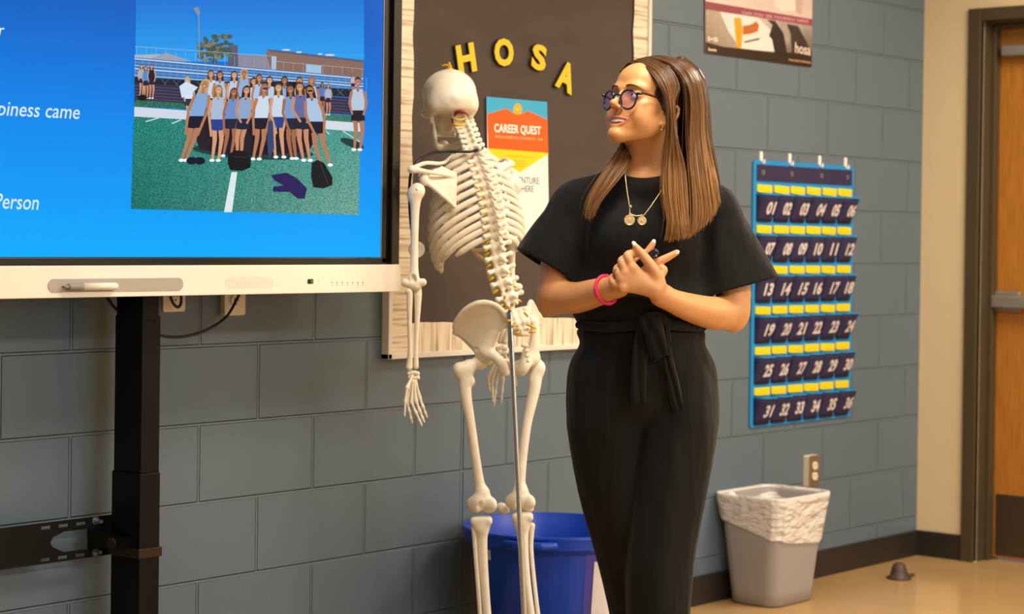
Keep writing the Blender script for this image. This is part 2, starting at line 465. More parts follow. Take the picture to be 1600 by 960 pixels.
g = Geo(); g.add(*box((0.07, D1+0.1, 1.005), (0.1, D0-0.018, 1.055))); g.add(*box((0.1, D0-0.13, 0.99), (0.125, D0-0.02, 1.07))); g.build('push_bar', M_alu, dr, bevel=0.006)
g = Geo(); g.add(*box((0.07, D0-0.36, 2.0), (0.125, D0-0.045, 2.045))); g.build('door_closer', M_alu, dr, bevel=0.006)

# ------------------------------------------------------------------ wall outlets
M_ivory = material('ivory_plate', 'e6d8bf', 0.35)
M_dark = material('dark_slot', '15120f', 0.6)
M_steelplate = material('steel_plate', '8d7a62', 0.35, metal=0.5)
def outlet(x, z, label, plate=None, depth=0.0):
    e = empty('wall_outlet', (x, 0, z), label, 'outlet')
    g = Geo(); V, F = prism(rrect(0.072, 0.116, 0.006), 0, 0.006+depth, (x, -0.0005, z), (1, 0, 0), (0, 0, 1), (0, -1, 0))
    if plate:
        V2, _ = prism(rrect(0.072, 0.116, 0.006), 0, 0.004+depth, (x, -0.0005, z), (1, 0, 0), (0, 0, 1), (0, -1, 0)); Geo().add(V2, F).build('outlet_box', M_ivory, e)
        V = [(p[0], min(p[1], -depth-0.004), p[2]) for p in V]
    g.add(V, [tuple(q) for q in F]); g.build('cover_plate', plate or M_ivory, e, bevel=0.0012)
    for dz in (0.0195, -0.0195):
        g = Geo(); g.add(*prism(rrect(0.033, 0.029, 0.012), 0.006+depth, 0.010+depth, (x, -0.0005, z+dz), (1, 0, 0), (0, 0, 1), (0, -1, 0)))
        s = g.build('socket', M_ivory, e)
        g = Geo()
        for dx in (-0.006, 0.006): g.add(*box((x+dx-0.001, -0.0112-depth, z+dz-0.001), (x+dx+0.001, -0.0100-depth, z+dz+0.008)))
        g.add(*ball((x, -0.0105-depth, z+dz-0.008), (0.0025, 0.0012, 0.0025), 8, 6)); g.build('slot', M_dark, s)
    g = Geo(); g.add(*ball((x, -0.007-depth, z), (0.003, 0.0015, 0.003), 8, 6)); g.build('screw', M_alu, e)
    return e
outlet(-0.822, 0.408, 'bronze wall outlet with two white sockets above the grey trash can', M_steelplate, 0.02)
outlet(-3.668, 1.105, 'ivory wall outlet under the display, the one with the drooping black cord', None, 0.012)
outlet(-3.862, 1.118, 'ivory wall outlet half hidden beside the black display post')

# ------------------------------------------------------------------ flat artwork: polygons drawn on a real surface
class Art:
    """flat shapes on a sheet lying in the plane Y = Yp; points are given as photo pixels and dropped onto that plane"""
    def __init__(s, Yp): s.Y = Yp; s.g = Geo(); s.k = 0
    def poly(s, pts, col, z=None):
        s.k += 1
        y = s.Y-0.00002*s.k
        V = [on_Y(px, py, s.Y) for px, py in pts]
        V = [np.array((p[0], y, p[2])) for p in V]
        a = sum(V[i][0]*V[(i+1) % len(V)][2]-V[(i+1) % len(V)][0]*V[i][2] for i in range(len(V)))
        if a < 0: V = V[::-1]
        s.g.add(V, [tuple(range(len(V)))], lin(col)); return s
    def disc(s, cx, cy, rx, ry, col, n=14, rot=0):
        c, q = math.cos(rot), math.sin(rot)
        return s.poly([(cx+rx*math.cos(t)*c-ry*math.sin(t)*q, cy+rx*math.cos(t)*q+ry*math.sin(t)*c) for t in np.linspace(0, 2*math.pi, n, endpoint=False)], col)
    def line(s, a, b, w0, w1, col):
        a = np.array(a, float); b = np.array(b, float); d = b-a; n = np.array((-d[1], d[0]))/(np.linalg.norm(d)+1e-9)
        return s.poly([a+n*w0/2, b+n*w1/2, b-n*w1/2, a-n*w0/2], col)
    def limb(s, pts, ws, col):
        for i in range(len(pts)-1): s.line(pts[i], pts[i+1], ws[i], ws[i+1], col)
        for p, w_ in zip(pts[1:-1], ws[1:-1]): s.disc(p[0], p[1], w_/2, w_/2, col, 8)
        return s
    def text(s, t, p0, p1, h, col, **kw):
        """baseline from pixel p0 to pixel p1, capital height h px"""
        s.k += 1
        a = on_Y(*p0, s.Y); b = on_Y(*p1, s.Y); c = on_Y(p0[0], p0[1]-h, s.Y)
        u = (b-a); L = np.linalg.norm(u); u /= L
        V, F = place_text(t, a+np.array((0, -0.00002*s.k, 0)), u, np.array((0, 0, 1.0)), w=L, h=abs(c[2]-a[2]), **kw)
        s.g.add(V, F, lin(col)); return s
    def build(s, name, mat, parent=None): return s.g.build(name, mat, parent)
M_print = material('printed_paper', 'ffffff', 0.55, attr=True)
M_gloss = material('glossy_print', 'ffffff', 0.3, attr=True)

# ------------------------------------------------------------------ bulletin board with its letters and flyer
BY = -0.022
M_white = material('white_trim', 'e0d9cc', 0.5)
M_brown = material('brown_backing_paper', '4b3f38', 0.85, noise=0.12, nscale=6, bump=0.003, bscale=3.5, stretch=(0.6, 1, 2))
def wood_border_material():
    m = material('weathered_plank_border', 'e4d2b6', 0.7); nt = m.node_tree; L = nt.links.new; b = nt.nodes['Principled BSDF']
    geo = nt.nodes.new('ShaderNodeTexCoord'); n = nt.nodes.new('ShaderNodeTexNoise'); mp = nt.nodes.new('ShaderNodeMapping')
    mp.inputs['Scale'].default_value = (1, 1, 1); L(geo.outputs['UV'], mp.inputs[0]); L(mp.outputs[0], n.inputs['Vector'])
    n.inputs['Scale'].default_value = 1.0; n.inputs['Detail'].default_value = 5
    cr = nt.nodes.new('ShaderNodeValToRGB'); cr.color_ramp.elements[0].position = 0.34; cr.color_ramp.elements[0].color = (*lin('a8937a'), 1)
    cr.color_ramp.elements[1].position = 0.52; cr.color_ramp.elements[1].color = (*lin('ead9be'), 1); L(n.outputs['Fac'], cr.inputs[0])
    L(cr.outputs[0], b.inputs['Base Color']); return m
M_plank = wood_border_material()
X0, X1, Z0, Z1 = -3.102, -1.874, 0.910, 2.13
bb = empty('bulletin_board', (-2.49, 0, 0.91), 'brown papered bulletin board with pale plank border behind the skeleton', 'bulletin board')
g = Geo(); g.add(*box((X0+0.004, BY+0.004, Z0+0.004), (X1-0.004, -0.0015, Z1-0.004))); g.build('backing', M_brown, bb)
g = Geo()
for a, b_ in (((X0, -0.03, Z0), (X0+0.016, -0.001, Z1)), ((X1-0.016, -0.03, Z0), (X1, -0.001, Z1)), ((X0, -0.03, Z0), (X1, -0.001, Z0+0.016)), ((X0, -0.03, Z1-0.016), (X1, -0.001, Z1))): g.add(*box(a, b_))
g.build('frame', M_white, bb, bevel=0.002)
def border(name, pts_outer, pts_inner, vertical, lift=0.0):
    """scalloped paper strip"""
    n = len(pts_outer); V = [(x, BY-0.001-lift, z) for x, z in pts_outer]+[(x, BY-0.001-lift, z) for x, z in pts_inner]
    F = [(i, i+1, n+i+1, n+i) for i in range(n-1)]
    o = link_mesh(name, V, F, M_plank, bb)
    uv = o.data.uv_layers.new(name='UVMap'); k = (4, 90) if vertical else (90, 4)
    for p in o.data.polygons:
        for li in p.loop_indices:
            v = V[o.data.loops[li].vertex_index]; uv.data[li].uv = (v[0]*k[0], v[2]*k[1])
    return o
N = 40; zz = np.linspace(Z0+0.014, Z1-0.014, N); xx = np.linspace(X0+0.014, X1-0.014, N)
wob = lambda t, a=0.003: a*np.sin(t*23)+a*0.5*np.sin(t*57+1)
border('plank_border', [(X0+0.014, z) for z in zz], [(X0+0.094+wob(z), z) for z in zz], True, 0.0006)
border('plank_border', [(X1-0.014, z) for z in zz], [(X1-0.090+wob(z+1), z) for z in zz], True, 0.0006)
border('plank_border', [(x, Z0+0.014) for x in xx], [(x, Z0+0.1+wob(x, 0.002)) for x in xx], False)
g = Geo(); g.add(*box((X0+0.09, BY-0.0003, 1.2245), (X1-0.09, BY+0.002, 1.2275))); g.build('paper_seam', material('seam_shadow', '3a2f28', 0.9), bb)
M_glit = material('yellow_glitter_foam', 'f5cc14', 0.45, noise=0.3, nscale=900, bump=0.0006, bscale=1500)
M_foamside = material('black_letter_backing', '120d10', 0.8)
def foam_letter(ch, px, py, h, wd, tilt, label):
    c = on_Y(px, py, BY); a = math.radians(tilt)
    u = np.array((math.cos(a), 0, math.sin(a))); v = np.array((-math.sin(a), 0, math.cos(a)))
    V, F = text_mesh(ch, 1.0, bold=0.045, extrude=0.001)
    lo, hi = V.min(0), V.max(0); m = (lo+hi)/2
    def put(off, th, sc=1.0, d=(0, 0)):
        Q = (V-m)/(hi-lo)*np.array((wd*sc, h*sc, 2*th))
        return c+np.array((d[0], -off, d[1]))+Q[:, 0:1]*u+Q[:, 1:2]*v+Q[:, 2:3]*np.array((0, -1.0, 0))
    e = empty('foam_letter', (c[0], BY, c[2]-h/2), label, 'letter', 'yellow glitter letters on the bulletin board')
    Geo().add(put(0.0030, 0.002, 1.02, (-0.0035, 0.0)), F).build('letter_backing', M_foamside, e)
    Geo().add(put(0.0062, 0.0012), F).build('letter_face', M_glit, e)
foam_letter('H', 726, 91.5, 0.086, 0.080, 13, 'yellow glitter letter H, leftmost on the brown bulletin board')
foam_letter('O', 785, 82, 0.084, 0.088, 3, 'yellow glitter letter O between the H and the S')
foam_letter('S', 840, 90, 0.080, 0.068, -8, 'yellow glitter letter S between the O and the A')
foam_letter('A', 882, 120, 0.092, 0.086, -17, 'yellow glitter letter A, the one nearest the woman')
def fp(x, y): return (750+x/4.367, 140+y/4.367)
A = Art(BY-0.003)
bl = on_Y(762, 345, BY)
A.poly([fp(44, 48), fp(458, 85), fp(472, 1010), fp(60, 1010)], 'f4efe8')
A.poly([fp(44, 48), fp(458, 85), fp(461, 290), fp(50, 290)], '2ba6d4')
A.poly([fp(48, 168), fp(180, 128), fp(235, 166), fp(285, 166), fp(325, 145), fp(460, 205), fp(466, 432), fp(56, 402)], 'f0590f')
A.disc(*fp(258, 135), 6.8, 9.2, 'f5a51c', 20); A.disc(*fp(258, 132), 3.2, 4.0, 'f8bc50', 12)
A.poly([fp(56, 402), fp(466, 432), fp(466, 440), fp(270, 566), fp(60, 425)], 'f6cf0a')
A.text('CAREER QUEST', fp(97, 288), fp(415, 307), 16, 'fff6ea', bold=0.025)
A.text('WILLIAMSON COUNTY, TN', fp(102, 328), fp(425, 350), 4.6, 'fbc9a0', space=1.15, bold=0.01)
for i, (a, b_) in enumerate([((180, 452), (360, 464)), ((215, 486), (306, 490)), ((215, 503), (318, 508)), ((235, 522), (300, 526))]):
    A.line(fp(*a), fp(*b_), 1.2, 1.2, 'b39a18')
A.text('ADVENTURE', fp(182, 637), fp(402, 645), 10.5, '5d7f99', bold=0.015)
A.text('STARTS HERE', fp(150, 694), fp(365, 700), 10.5, '5d7f99', bold=0.015)
fl = A.build('career_flyer', M_gloss)
tag(fl, 'orange, yellow and blue career flyer pinned to the brown board behind the skeleton', 'flyer')

# ------------------------------------------------------------------ poster high on the block wall
def pp(x, y): return (1060+x/6.154, y/6.154)
def grad(A, c00, c10, c01, c11, q, nx=8, ny=6):
    """patchwork of tones between four corner colours inside quad q (TL, TR, BR, BL)"""
    q = [np.array(p, float) for p in q]; c = [np.array([int(h[i:i+2], 16) for i in (0, 2, 4)], float) for h in (c00, c10, c01, c11)]
    P = lambda s, t: (1-s)*(1-t)*q[0]+s*(1-t)*q[1]+s*t*q[2]+(1-s)*t*q[3]
    A.k += 1; k = A.k
    for i in range(nx):
        for j in range(ny):
            s, t = (i+.5)/nx, (j+.5)/ny
            cc = (1-s)*(1-t)*c[0]+s*(1-t)*c[1]+(1-s)*t*c[2]+s*t*c[3]
            A.k = k
            A.poly([P(i/nx, j/ny), P((i+1)/nx, j/ny), P((i+1)/nx, (j+1)/ny), P(i/nx, (j+1)/ny)], '%02x%02x%02x' % tuple(int(v) for v in cc))
A = Art(-0.004)
A.poly([(1102, -125), (1273, -140), (1268, 105.5), (1101.5, 83)], '6b5f55')
grad(A, 'c9b3ad', 'b7a49c', 'd8c8c0', 'cdb9ae', [pp(268, -300), pp(1295, -330), pp(1285, 185), pp(262, 12)])
A.poly([pp(700, -60), pp(900, -60), pp(960, 60), pp(880, 130), pp(720, 70)], 'c9b9b1')
A.poly([pp(930, -60), pp(1120, -70), pp(1150, 100), pp(1010, 110), pp(930, 60)], 'ddcfc4')
A.poly([pp(1120, -40), pp(1200, -40), pp(1180, 140), pp(1130, 120)], 'b8a096')
A.poly([pp(262, 12), pp(1288, 185), pp(1285, 250), pp(262, 88)], '8b3f52')
A.text('CAN YOU SEE YOURSELF HERE?', pp(612, 132), pp(1252, 222), 4.6, 'd7a3a4', space=1.1, bold=0.02)
grad(A, 'a89888', 'c4b6a8', '8a7a6c', 'b0a294', [pp(262, 90), pp(800, 172), pp(800, 480), pp(262, 440)])
grad(A, 'cfc2b8', '9b8f88', 'a69a90', '5c5048', [pp(620, 145), pp(1285, 250), pp(1285, 520), pp(620, 450)])
A.poly([pp(400, 115), pp(760, 170), pp(900, 300), pp(940, 500), pp(600, 470), pp(480, 300)], 'ded6cf')
A.poly([pp(535, 170), pp(600, 172), pp(618, 300), pp(605, 460), pp(562, 460), pp(545, 320)], 'ec9a20')
A.poly([pp(618, 250), pp(690, 240), pp(745, 205), pp(775, 240), pp(765, 300), pp(700, 325), pp(622, 335)], 'b5622e')
A.poly([pp(625, 400), pp(790, 362), pp(770, 385), pp(640, 412)], '4f4640')
A.poly([pp(850, 190), pp(930, 200), pp(1010, 320), pp(1050, 540), pp(930, 540), pp(900, 380), pp(870, 345), pp(905, 240)], '2b2320')
A.poly([pp(1040, 230), pp(1150, 250), pp(1240, 420), pp(1270, 520), pp(1090, 520), pp(1080, 330)], '3a302c')
A.poly([pp(960, 200), pp(1030, 215), pp(1070, 400), pp(1050, 440), pp(1000, 300)], 'a2928a')
A.poly([pp(262, 405), pp(430, 450), pp(640, 470), pp(930, 510), pp(1283, 500), pp(1280, 648), pp(262, 512)], '2c211a')
A.text('I\u2022S', pp(285, 392), pp(380, 402), 7, 'e9dccd', bold=0.03)
A.text('hosa', pp(287, 487), pp(365, 494), 5, 'e3cfa8', bold=0.03)
A.text('hosa', pp(1120, 505), pp(1270, 532), 17, 'd9c6b2', bold=0.02)
A.text('future health professionals', pp(1060, 582), pp(1270, 610), 4.6, 'c9ab7c', bold=0.02)
po = A.build('wall_poster', M_gloss)
tag(po, 'photo poster with a maroon stripe, high on the wall right of the woman', 'poster')

# ------------------------------------------------------------------ numbered pocket chart
CX0, CX1, CZ0, CZ1 = -1.226, -0.538, 0.592, 1.546
M_blue = material('bright_blue_trim', '0d86c8', 0.6)
M_navy = material('navy_fabric', '2b2447', 0.8, bump=0.0004, bscale=900)
M_yel = material('yellow_card', 'ecd00c', 0.55)
M_num = material('white_ink', 'd8cfcf', 0.6)
M_hook = material('white_plastic_hook', 'f2ede8', 0.35)
ch = empty('pocket_chart', (-0.88, 0, CZ0), 'navy fabric pocket chart with blue edging, yellow tabs and numbers 01 to 36', 'pocket chart')
g = Geo(); g.add(*prism(rrect(CX1-CX0, CZ1-CZ0, 0.012, 3), 0.002, 0.006, ((CX0+CX1)/2, 0, (CZ0+CZ1)/2), (1, 0, 0), (0, 0, 1), (0, -1, 0))); g.build('backing', M_blue, ch)
g = Geo(); g.add(*box((CX0+0.02, -0.009, CZ1-0.073), (CX1-0.018, -0.006, CZ1-0.015))); g.build('header_band', M_navy, ch)
HX = [-1.168, -0.98, -0.775, -0.590]
for hx in HX:
    g = Geo(); V, F = lathe([(0.0045, 0), (0.0045, 0.0015), (0.009, 0.0015), (0.009, 0)], (hx, -0.0092, CZ1-0.042), 16, (0, -1, 0)); g.add(V, F); g.build('grommet', M_alu, ch, smooth=False)
PW = (CX1-CX0-0.03)/6; PH = (CZ1-0.082-CZ0)/6
prn = np.random.default_rng(5)
for r in range(6):
    ztop = CZ1-0.080-r*PH
    for c in range(6):
        x0 = CX0+0.018+c*PW; num = r*6+c+1
        # yellow name tab above the pocket
        j = prn.uniform(-0.0015, 0.0015); tw = PW-0.010-prn.uniform(0, 0.006)
        pts = [(x0+0.004, ztop-0.006), (x0+0.004+tw, ztop-0.008+j), (x0+0.003+tw, ztop-0.036+j), (x0+0.02, ztop-0.034), (x0+0.004, ztop-0.031)]
        V = [(px_, -0.0062, pz_) for px_, pz_ in pts]+[(px_, -0.010, pz_) for px_, pz_ in pts]; k = 5
        F = [tuple(range(k)), tuple(range(k, 2*k))[::-1]]+[(i, k+i, k+(i+1) % k, (i+1) % k) for i in range(k)]
        Geo().add(V, F).build('name_tab', M_yel, ch)
        # bulging pocket: flat at the bottom, open and standing off at the top
        zt, zb = ztop-0.041, ztop-PH+0.007; d1 = 0.034+prn.uniform(-0.010, 0.010); sl = prn.uniform(0.0, 0.006)
        a0, a1 = x0+0.002, x0+PW-0.012
        nx, nz = 8, 6; V = []
        for iz in range(nz+1):
            t = iz/nz; z = zb+(zt-zb)*t
            for ix in range(nx+1):
                s = ix/nx; prof = min(1, 4.5*s) if s < 1 else 0.30
                V.append((a0+(a1-a0)*s+sl*t*s, -0.007-(0.004+d1*t**0.8)*prof, z-0.002*t*s))
        F = [(iz*(nx+1)+ix, iz*(nx+1)+ix+1, (iz+1)*(nx+1)+ix+1, (iz+1)*(nx+1)+ix) for iz in range(nz) for ix in range(nx)]
        me = np.array(V)
        pk = link_mesh('pocket', me, F, M_navy, ch, smooth=True)
        sm = pk.modifiers.new('thick', 'SOLIDIFY'); sm.thickness = 0.002; sm.offset = 0
        top = me[nz*(nx+1):]; T = [tuple(p+np.array((0, -0.0014, 0.0035))) for p in top]+[tuple(p+np.array((0, -0.0014, -0.0030))) for p in top]
        tr = link_mesh('pocket_trim', T, [(i, nx+1+i, nx+2+i, i+1) for i in range(nx)], M_blue, pk, smooth=True)
        sm = tr.modifiers.new('thick', 'SOLIDIFY'); sm.thickness = 0.002; sm.offset = 0
        # number, following the slanted pocket front
        V, F = text_mesh('%02d' % num, 1.0, bold=0.04)
        lo, hi = V.min(0), V.max(0); Q = (V-lo)/(np.maximum(hi-lo, 1e-6)); nw = 0.052 if num != 11 else 0.046
        sx0 = (a0+a1)/2-nw/2+0.005
        out = []
        for q in Q:
            x = sx0+q[0]*nw; t = 0.26+0.47*q[1]; s = (x-a0)/(a1-a0); prof = min(1, 4.5*s)
            out.append((x+sl*t*s+0.004*t, -0.0105-(0.004+d1*t**0.8)*prof, zb+(zt-zb)*t))
        link_mesh('pocket_number', out, F, M_num, pk)
for i, hx in enumerate(HX):
    nm = ['leftmost', 'second from the left', 'third from the left', 'rightmost'][i]
    g = Geo(); g.add(*prism(rrect(0.016, 0.046, 0.0075), 0.0, 0.005, (hx-0.006, 0, CZ1+0.010), (1, 0, 0), (0, 0, 1), (0, -1, 0)))
    g.add(*tube([(hx-0.006, -0.004, CZ1-0.004), (hx-0.006, -0.015, CZ1-0.010), (hx-0.006, -0.017, CZ1+0.004)], [0.0045, 0.004, 0.003], 8, n=8))
    tag(g.build('adhesive_hook', M_hook, None, bevel=0.0015), 'white adhesive wall hook on the top edge of the pocket chart, '+nm, 'hook', 'hooks holding the pocket chart')
# ------------------------------------------------------------------ interactive display on its post
DY = -0.262                    # front plane of the screen
M_bezel = material('black_bezel', '17130f', 0.35)
M_dwhite = material('off_white_plastic', 'eee6d8', 0.4)
M_grey = material('grey_tray', 'aaa29a', 0.5)
M_black = material('black_powder_coat', '070606', 0.5, spec=0.25)
SX0, SX1 = -4.800, on_Y(595.5, 300, DY)[0]
SZ0, SZ1 = on_Y(300, 402, DY)[2], 2.01
dp = empty('interactive_display', (-4.07, -0.2, 1.11), 'large wall display with a blue slide and white lower bar, left of the skeleton', 'display')
g = Geo(); g.add(*box((SX0-0.05, DY+0.004, 1.150), (SX1+0.058, DY+0.080, SZ1+0.05))); g.build('display_body', M_bezel, dp, bevel=0.004)
g = Geo()
for lo, hi in (((SX1+0.001, DY-0.004, SZ0-0.016), (SX1+0.018, DY+0.004, SZ1+0.02)), ((SX1+0.030, DY-0.012, 1.185), (SX1+0.060, DY+0.05, SZ1+0.055)),
               ((SX0-0.06, DY-0.012, 1.185), (SX0-0.03, DY+0.05, SZ1+0.055)), ((SX0-0.018, DY-0.004, SZ0-0.018), (SX1+0.018, DY+0.004, SZ0-0.001)),
               ((SX0-0.06, DY-0.012, SZ1+0.025), (SX1+0.06, DY+0.05, SZ1+0.056)), ((SX0-0.018, DY-0.004, SZ0-0.016), (SX0-0.001, DY+0.004, SZ1+0.02))): g.add(*box(lo, hi))
g.build('bezel', M_bezel, dp, bevel=0.002)
g = Geo(); g.add(*box((SX1-0.0005, DY-0.003, SZ0-0.001), (SX1+0.002, DY+0.002, SZ1))); g.build('glass_edge', M_alu, dp)
# lower bar
BZ0, BZ1 = on_Y(608, 456, DY)[2], on_Y(608, 413.5, DY)[2]
g = Geo(); g.add(*prism(rrect(SX1-SX0+0.13, BZ1-BZ0, 0.012), 0, 0.075, ((SX0+SX1)/2, DY-0.014+0.0, (BZ0+BZ1)/2), (1, 0, 0), (0, 0, 1), (0, 1, 0))); bar = g.build('lower_bar', M_dwhite, dp, bevel=0.002)
BF = DY-0.0145
def bp(px, py): return on_Y(px, py, BF)
a, b_ = bp(75, 446), bp(286, 445); c = (a+b_)/2
g = Geo(); g.add(*prism(rrect(b_[0]-a[0], 0.030, 0.0148, 8), 0, 0.0012, c, (1, 0, 0), (0, 0, 1), (0, -1, 0))); g.build('pen_tray', M_grey, bar)
g = Geo(); a, b_ = bp(352, 442), bp(427, 442)
for i in range(26):
    for j in range(7):
        if (i in (0, 25) and j in (0, 1, 5, 6)) or (i in (1, 24) and j in (0, 6)): continue
        x = a[0]+(b_[0]-a[0])*i/25; z = (a[2]+b_[2])/2+0.0040*(3-j)
        g.add(*box((x-0.0007, BF-0.0002, z-0.0007), (x+0.0007, BF+0.0005, z+0.0007)))
g.build('speaker_grille', M_grey, bar)
c = bp(485, 440); g = Geo(); g.add(*prism(rrect(0.020, 0.012, 0.003), 0, 0.0006, c, (1, 0, 0), (0, 0, 1), (0, -1, 0))); sw = g.build('sensor_window', M_dark, bar)
g = Geo(); g.add(*box((c[0]+0.001, BF-0.0012, c[2]-0.003), (c[0]+0.008, BF-0.0006, c[2]+0.003))); g.build('status_light', material('green_light', '4f7a1c', 0.3, emit=0.25), sw)
g = Geo()
for i in range(7):
    p = bp(519+i*8.0, 443.5)
    g.add(*prism([(0.0022*math.cos(t), 0.0022*math.sin(t)) for t in np.linspace(0, 6.28, 8, endpoint=False)], 0, 0.0005, p+np.array((0, 0, 0.003)), (1, 0, 0), (0, 0, 1), (0, -1, 0)))
    g.add(*box(p+np.array((-0.0012, -0.0005, -0.005)), p+np.array((0.0012, 0, -0.003))))
g.add(*prism([(0.0012*math.cos(t), 0.0012*math.sin(t)) for t in np.linspace(0, 6.28, 8, endpoint=False)], 0, 0.0006, bp(498, 440), (1, 0, 0), (0, 0, 1), (0, -1, 0)))
g.build('control_buttons', M_grey, bar)
# the picture on the screen
M_screen = bpy.data.materials.new('lit_screen'); M_screen.use_nodes = True; _nt = M_screen.node_tree; _b = _nt.nodes['Principled BSDF']
_a = _nt.nodes.new('ShaderNodeAttribute'); _a.attribute_name = 'Col'
_b.inputs['Base Color'].default_value = (0.004, 0.004, 0.005, 1); _b.inputs['Roughness'].default_value = 0.3; _b.inputs['Specular IOR Level'].default_value = 0.03
_nt.links.new(_a.outputs['Color'], _b.inputs['Emission Color']); _b.inputs['Emission Strength'].default_value = SCREEN_GAIN
def grain_screen(name, sc, lo, hi):
    m = M_screen.copy(); m.name = name; nt = m.node_tree; b = nt.nodes['Principled BSDF']; a = [n for n in nt.nodes if n.type == 'ATTRIBUTE'][0]
    tc = nt.nodes.new('ShaderNodeTexCoord'); n = nt.nodes.new('ShaderNodeTexNoise'); n.inputs['Scale'].default_value = sc; n.inputs['Detail'].default_value = 3
    mp = nt.nodes.new('ShaderNodeMapping'); mp.inputs['Scale'].default_value = (1, 1, 1.6); nt.links.new(tc.outputs['Object'], mp.inputs[0])
    r = nt.nodes.new('ShaderNodeMapRange'); r.inputs['From Min'].default_value = 0.36; r.inputs['From Max'].default_value = 0.64; r.inputs['To Min'].default_value = lo; r.inputs['To Max'].default_value = hi
    nt.links.new(mp.outputs[0], n.inputs['Vector']); nt.links.new(n.outputs['Fac'], r.inputs['Value'])
    mx = nt.nodes.new('ShaderNodeMix'); mx.data_type = 'RGBA'; mx.blend_type = 'MULTIPLY'; mx.inputs['Factor'].default_value = 1
    nt.links.new(a.outputs['Color'], mx.inputs['A']); nt.links.new(r.outputs[0], mx.inputs['B']); nt.links.new(mx.outputs['Result'], b.inputs['Emission Color'])
    return m
M_turf = grain_screen('lit_screen_turf', 190, 0.55, 1.5)
M_leafy = grain_screen('lit_screen_tree', 330, 0.4, 1.5)
def hexc(a): return '%02x%02x%02x' % tuple(int(max(0, min(255, v))) for v in a)
g = Geo(); nx, nz = 30, 20
def slide_col(u, v):       # u 0..1 left to right, v 0..1 bottom to top
    top = np.array((8, 92, 190)); mid = np.array((6, 138, 240)); bot = np.array((10, 172, 255)); rt = np.array((40, 110, 215))
    c = bot+(mid-bot)*min(1, v/0.45) if v < 0.45 else mid+(top-mid)*min(1, (v-0.45)/0.45)
    if v > 0.4: c = c+(rt-c)*max(0, (u-0.9)/0.1)*min(1, (v-0.4)*2)*0.5
    return c
V = []; Cc = []
for iz in range(nz+1):
    for ix in range(nx+1): V.append((SX0+(SX1-SX0)*ix/nx, DY, SZ0+(SZ1-SZ0)*iz/nz)); Cc.append(lin(hexc(slide_col(ix/nx, min(1, iz/nz/0.85)))))
F = [(iz*(nx+1)+ix, iz*(nx+1)+ix+1, (iz+1)*(nx+1)+ix+1, (iz+1)*(nx+1)+ix) for iz in range(nz) for ix in range(nx)]
scr = link_mesh('screen', V, F, M_screen, dp, vcol=np.array(Cc))
def slide_text(s, key, x_right, y_base, px_key, cap, **kw):
    V1, _ = text_mesh(key, 1.0, shear=0.18); V2, _ = text_mesh(s, 1.0, shear=0.18)
    k = px_key/(V1[:, 0].max()-V1[:, 0].min()); wd = (V2[:, 0].max()-V2[:, 0].min())*k
    A = Art(DY-0.0002); A.text(s, (x_right-wd, y_base[0]), (x_right, y_base[1]), cap, 'dceefc', shear=0.18, bold=0.004); A.build('slide_text', M_screen, scr)
slide_text('their laughter', 'r', 7, (54, 55), 9, 24)
slide_text('where my happiness came', 'came', 124.5, (172, 186), 57, 32)
slide_text('A Team Person', 'erson', 60.5, (322, 328), 58, 25)
# group picture on the slide (pixel grid of its own zoomed view: x/2.743+190, y/2.743)
def sp(x, y): return (190+x/2.743, y/2.743)
DP = DY-0.0006
A = Art(DP)
for i in range(12):                                                        # sky
    y0, y1 = -150+i*34.5, -150+(i+1)*34.5; t = i/11
    c = np.array((14, 96, 205))*(1-t)+np.array((40, 160, 240))*t
    A.k = 1; A.poly([sp(62-0.02*y0, y0), sp(1040, y0), sp(1038, y1), sp(60, y1)], hexc(c))
A.poly([sp(55, 236), sp(160, 232), sp(250, 262), sp(55, 262)], 'a9b4c4'); A.poly([sp(100, 262), sp(190, 226), sp(300, 262)], '9aa0ae')
A.poly([sp(458, 192), sp(498, 194), sp(500, 300), sp(455, 290)], '5c5c6e')
A.poly([sp(500, 236), sp(640, 238), sp(640, 300), sp(500, 300)], '8d8a9c')
A.poly([sp(616, 222), sp(640, 214), sp(1037, 262), sp(1036, 335), sp(640, 300)], '8a6a5e')
A.poly([sp(618, 212), sp(640, 212), sp(1037, 258), sp(1037, 268), sp(640, 222)], '55607a')
A.poly([sp(790, 276), sp(856, 282), sp(855, 315), sp(790, 310)], '9cc4e2'); A.poly([sp(642, 240), sp(664, 242), sp(662, 300), sp(642, 298)], 'a9bfda')
for q in ((705, 214, 20, 4), (760, 224, 14, 4), (892, 236, 22, 5), (850, 232, 10, 4)): A.disc(*sp(q[0], q[1]), q[2]/2.743, q[3]/2.743, 'c8d4e0', 8)
A.build('slide_sky_and_school', M_screen, scr)
A = Art(DP-0.0006)
prg = np.random.default_rng(3)
for i in range(90): A.disc(*sp(400+max(-62, min(62, prg.normal(0, 34))), 212+max(-55, min(50, prg.normal(0, 27)))), prg.uniform(2.5, 6), prg.uniform(2, 5), prg.choice(['51604e', '6b7460', '465a55', '7d7f6a']), 9)
A.build('slide_tree', M_leafy, scr)
A = Art(DP-0.0012)
A.poly([sp(52, 500), sp(1024, 580), sp(1016, 922), sp(40, 896)], '2c6a62')
grad(A, '1f7f72', '4e9a8c', '1c6c66', '6fa394', [sp(52, 498), sp(1024, 560), sp(1016, 922), sp(40, 896)], 12, 10)
A.poly([sp(53, 425), sp(330, 440), sp(330, 470), sp(52, 458)], '2e6d58'); A.poly([sp(850, 485), sp(1028, 498), sp(1027, 528), sp(850, 515)], '3a7a66')
A.build('slide_turf', M_turf, scr)
A = Art(DP-0.0020)
A.poly([sp(55, 246), sp(1036, 332), sp(1033, 400), sp(54, 352)], '3b74b6')                     # bleachers
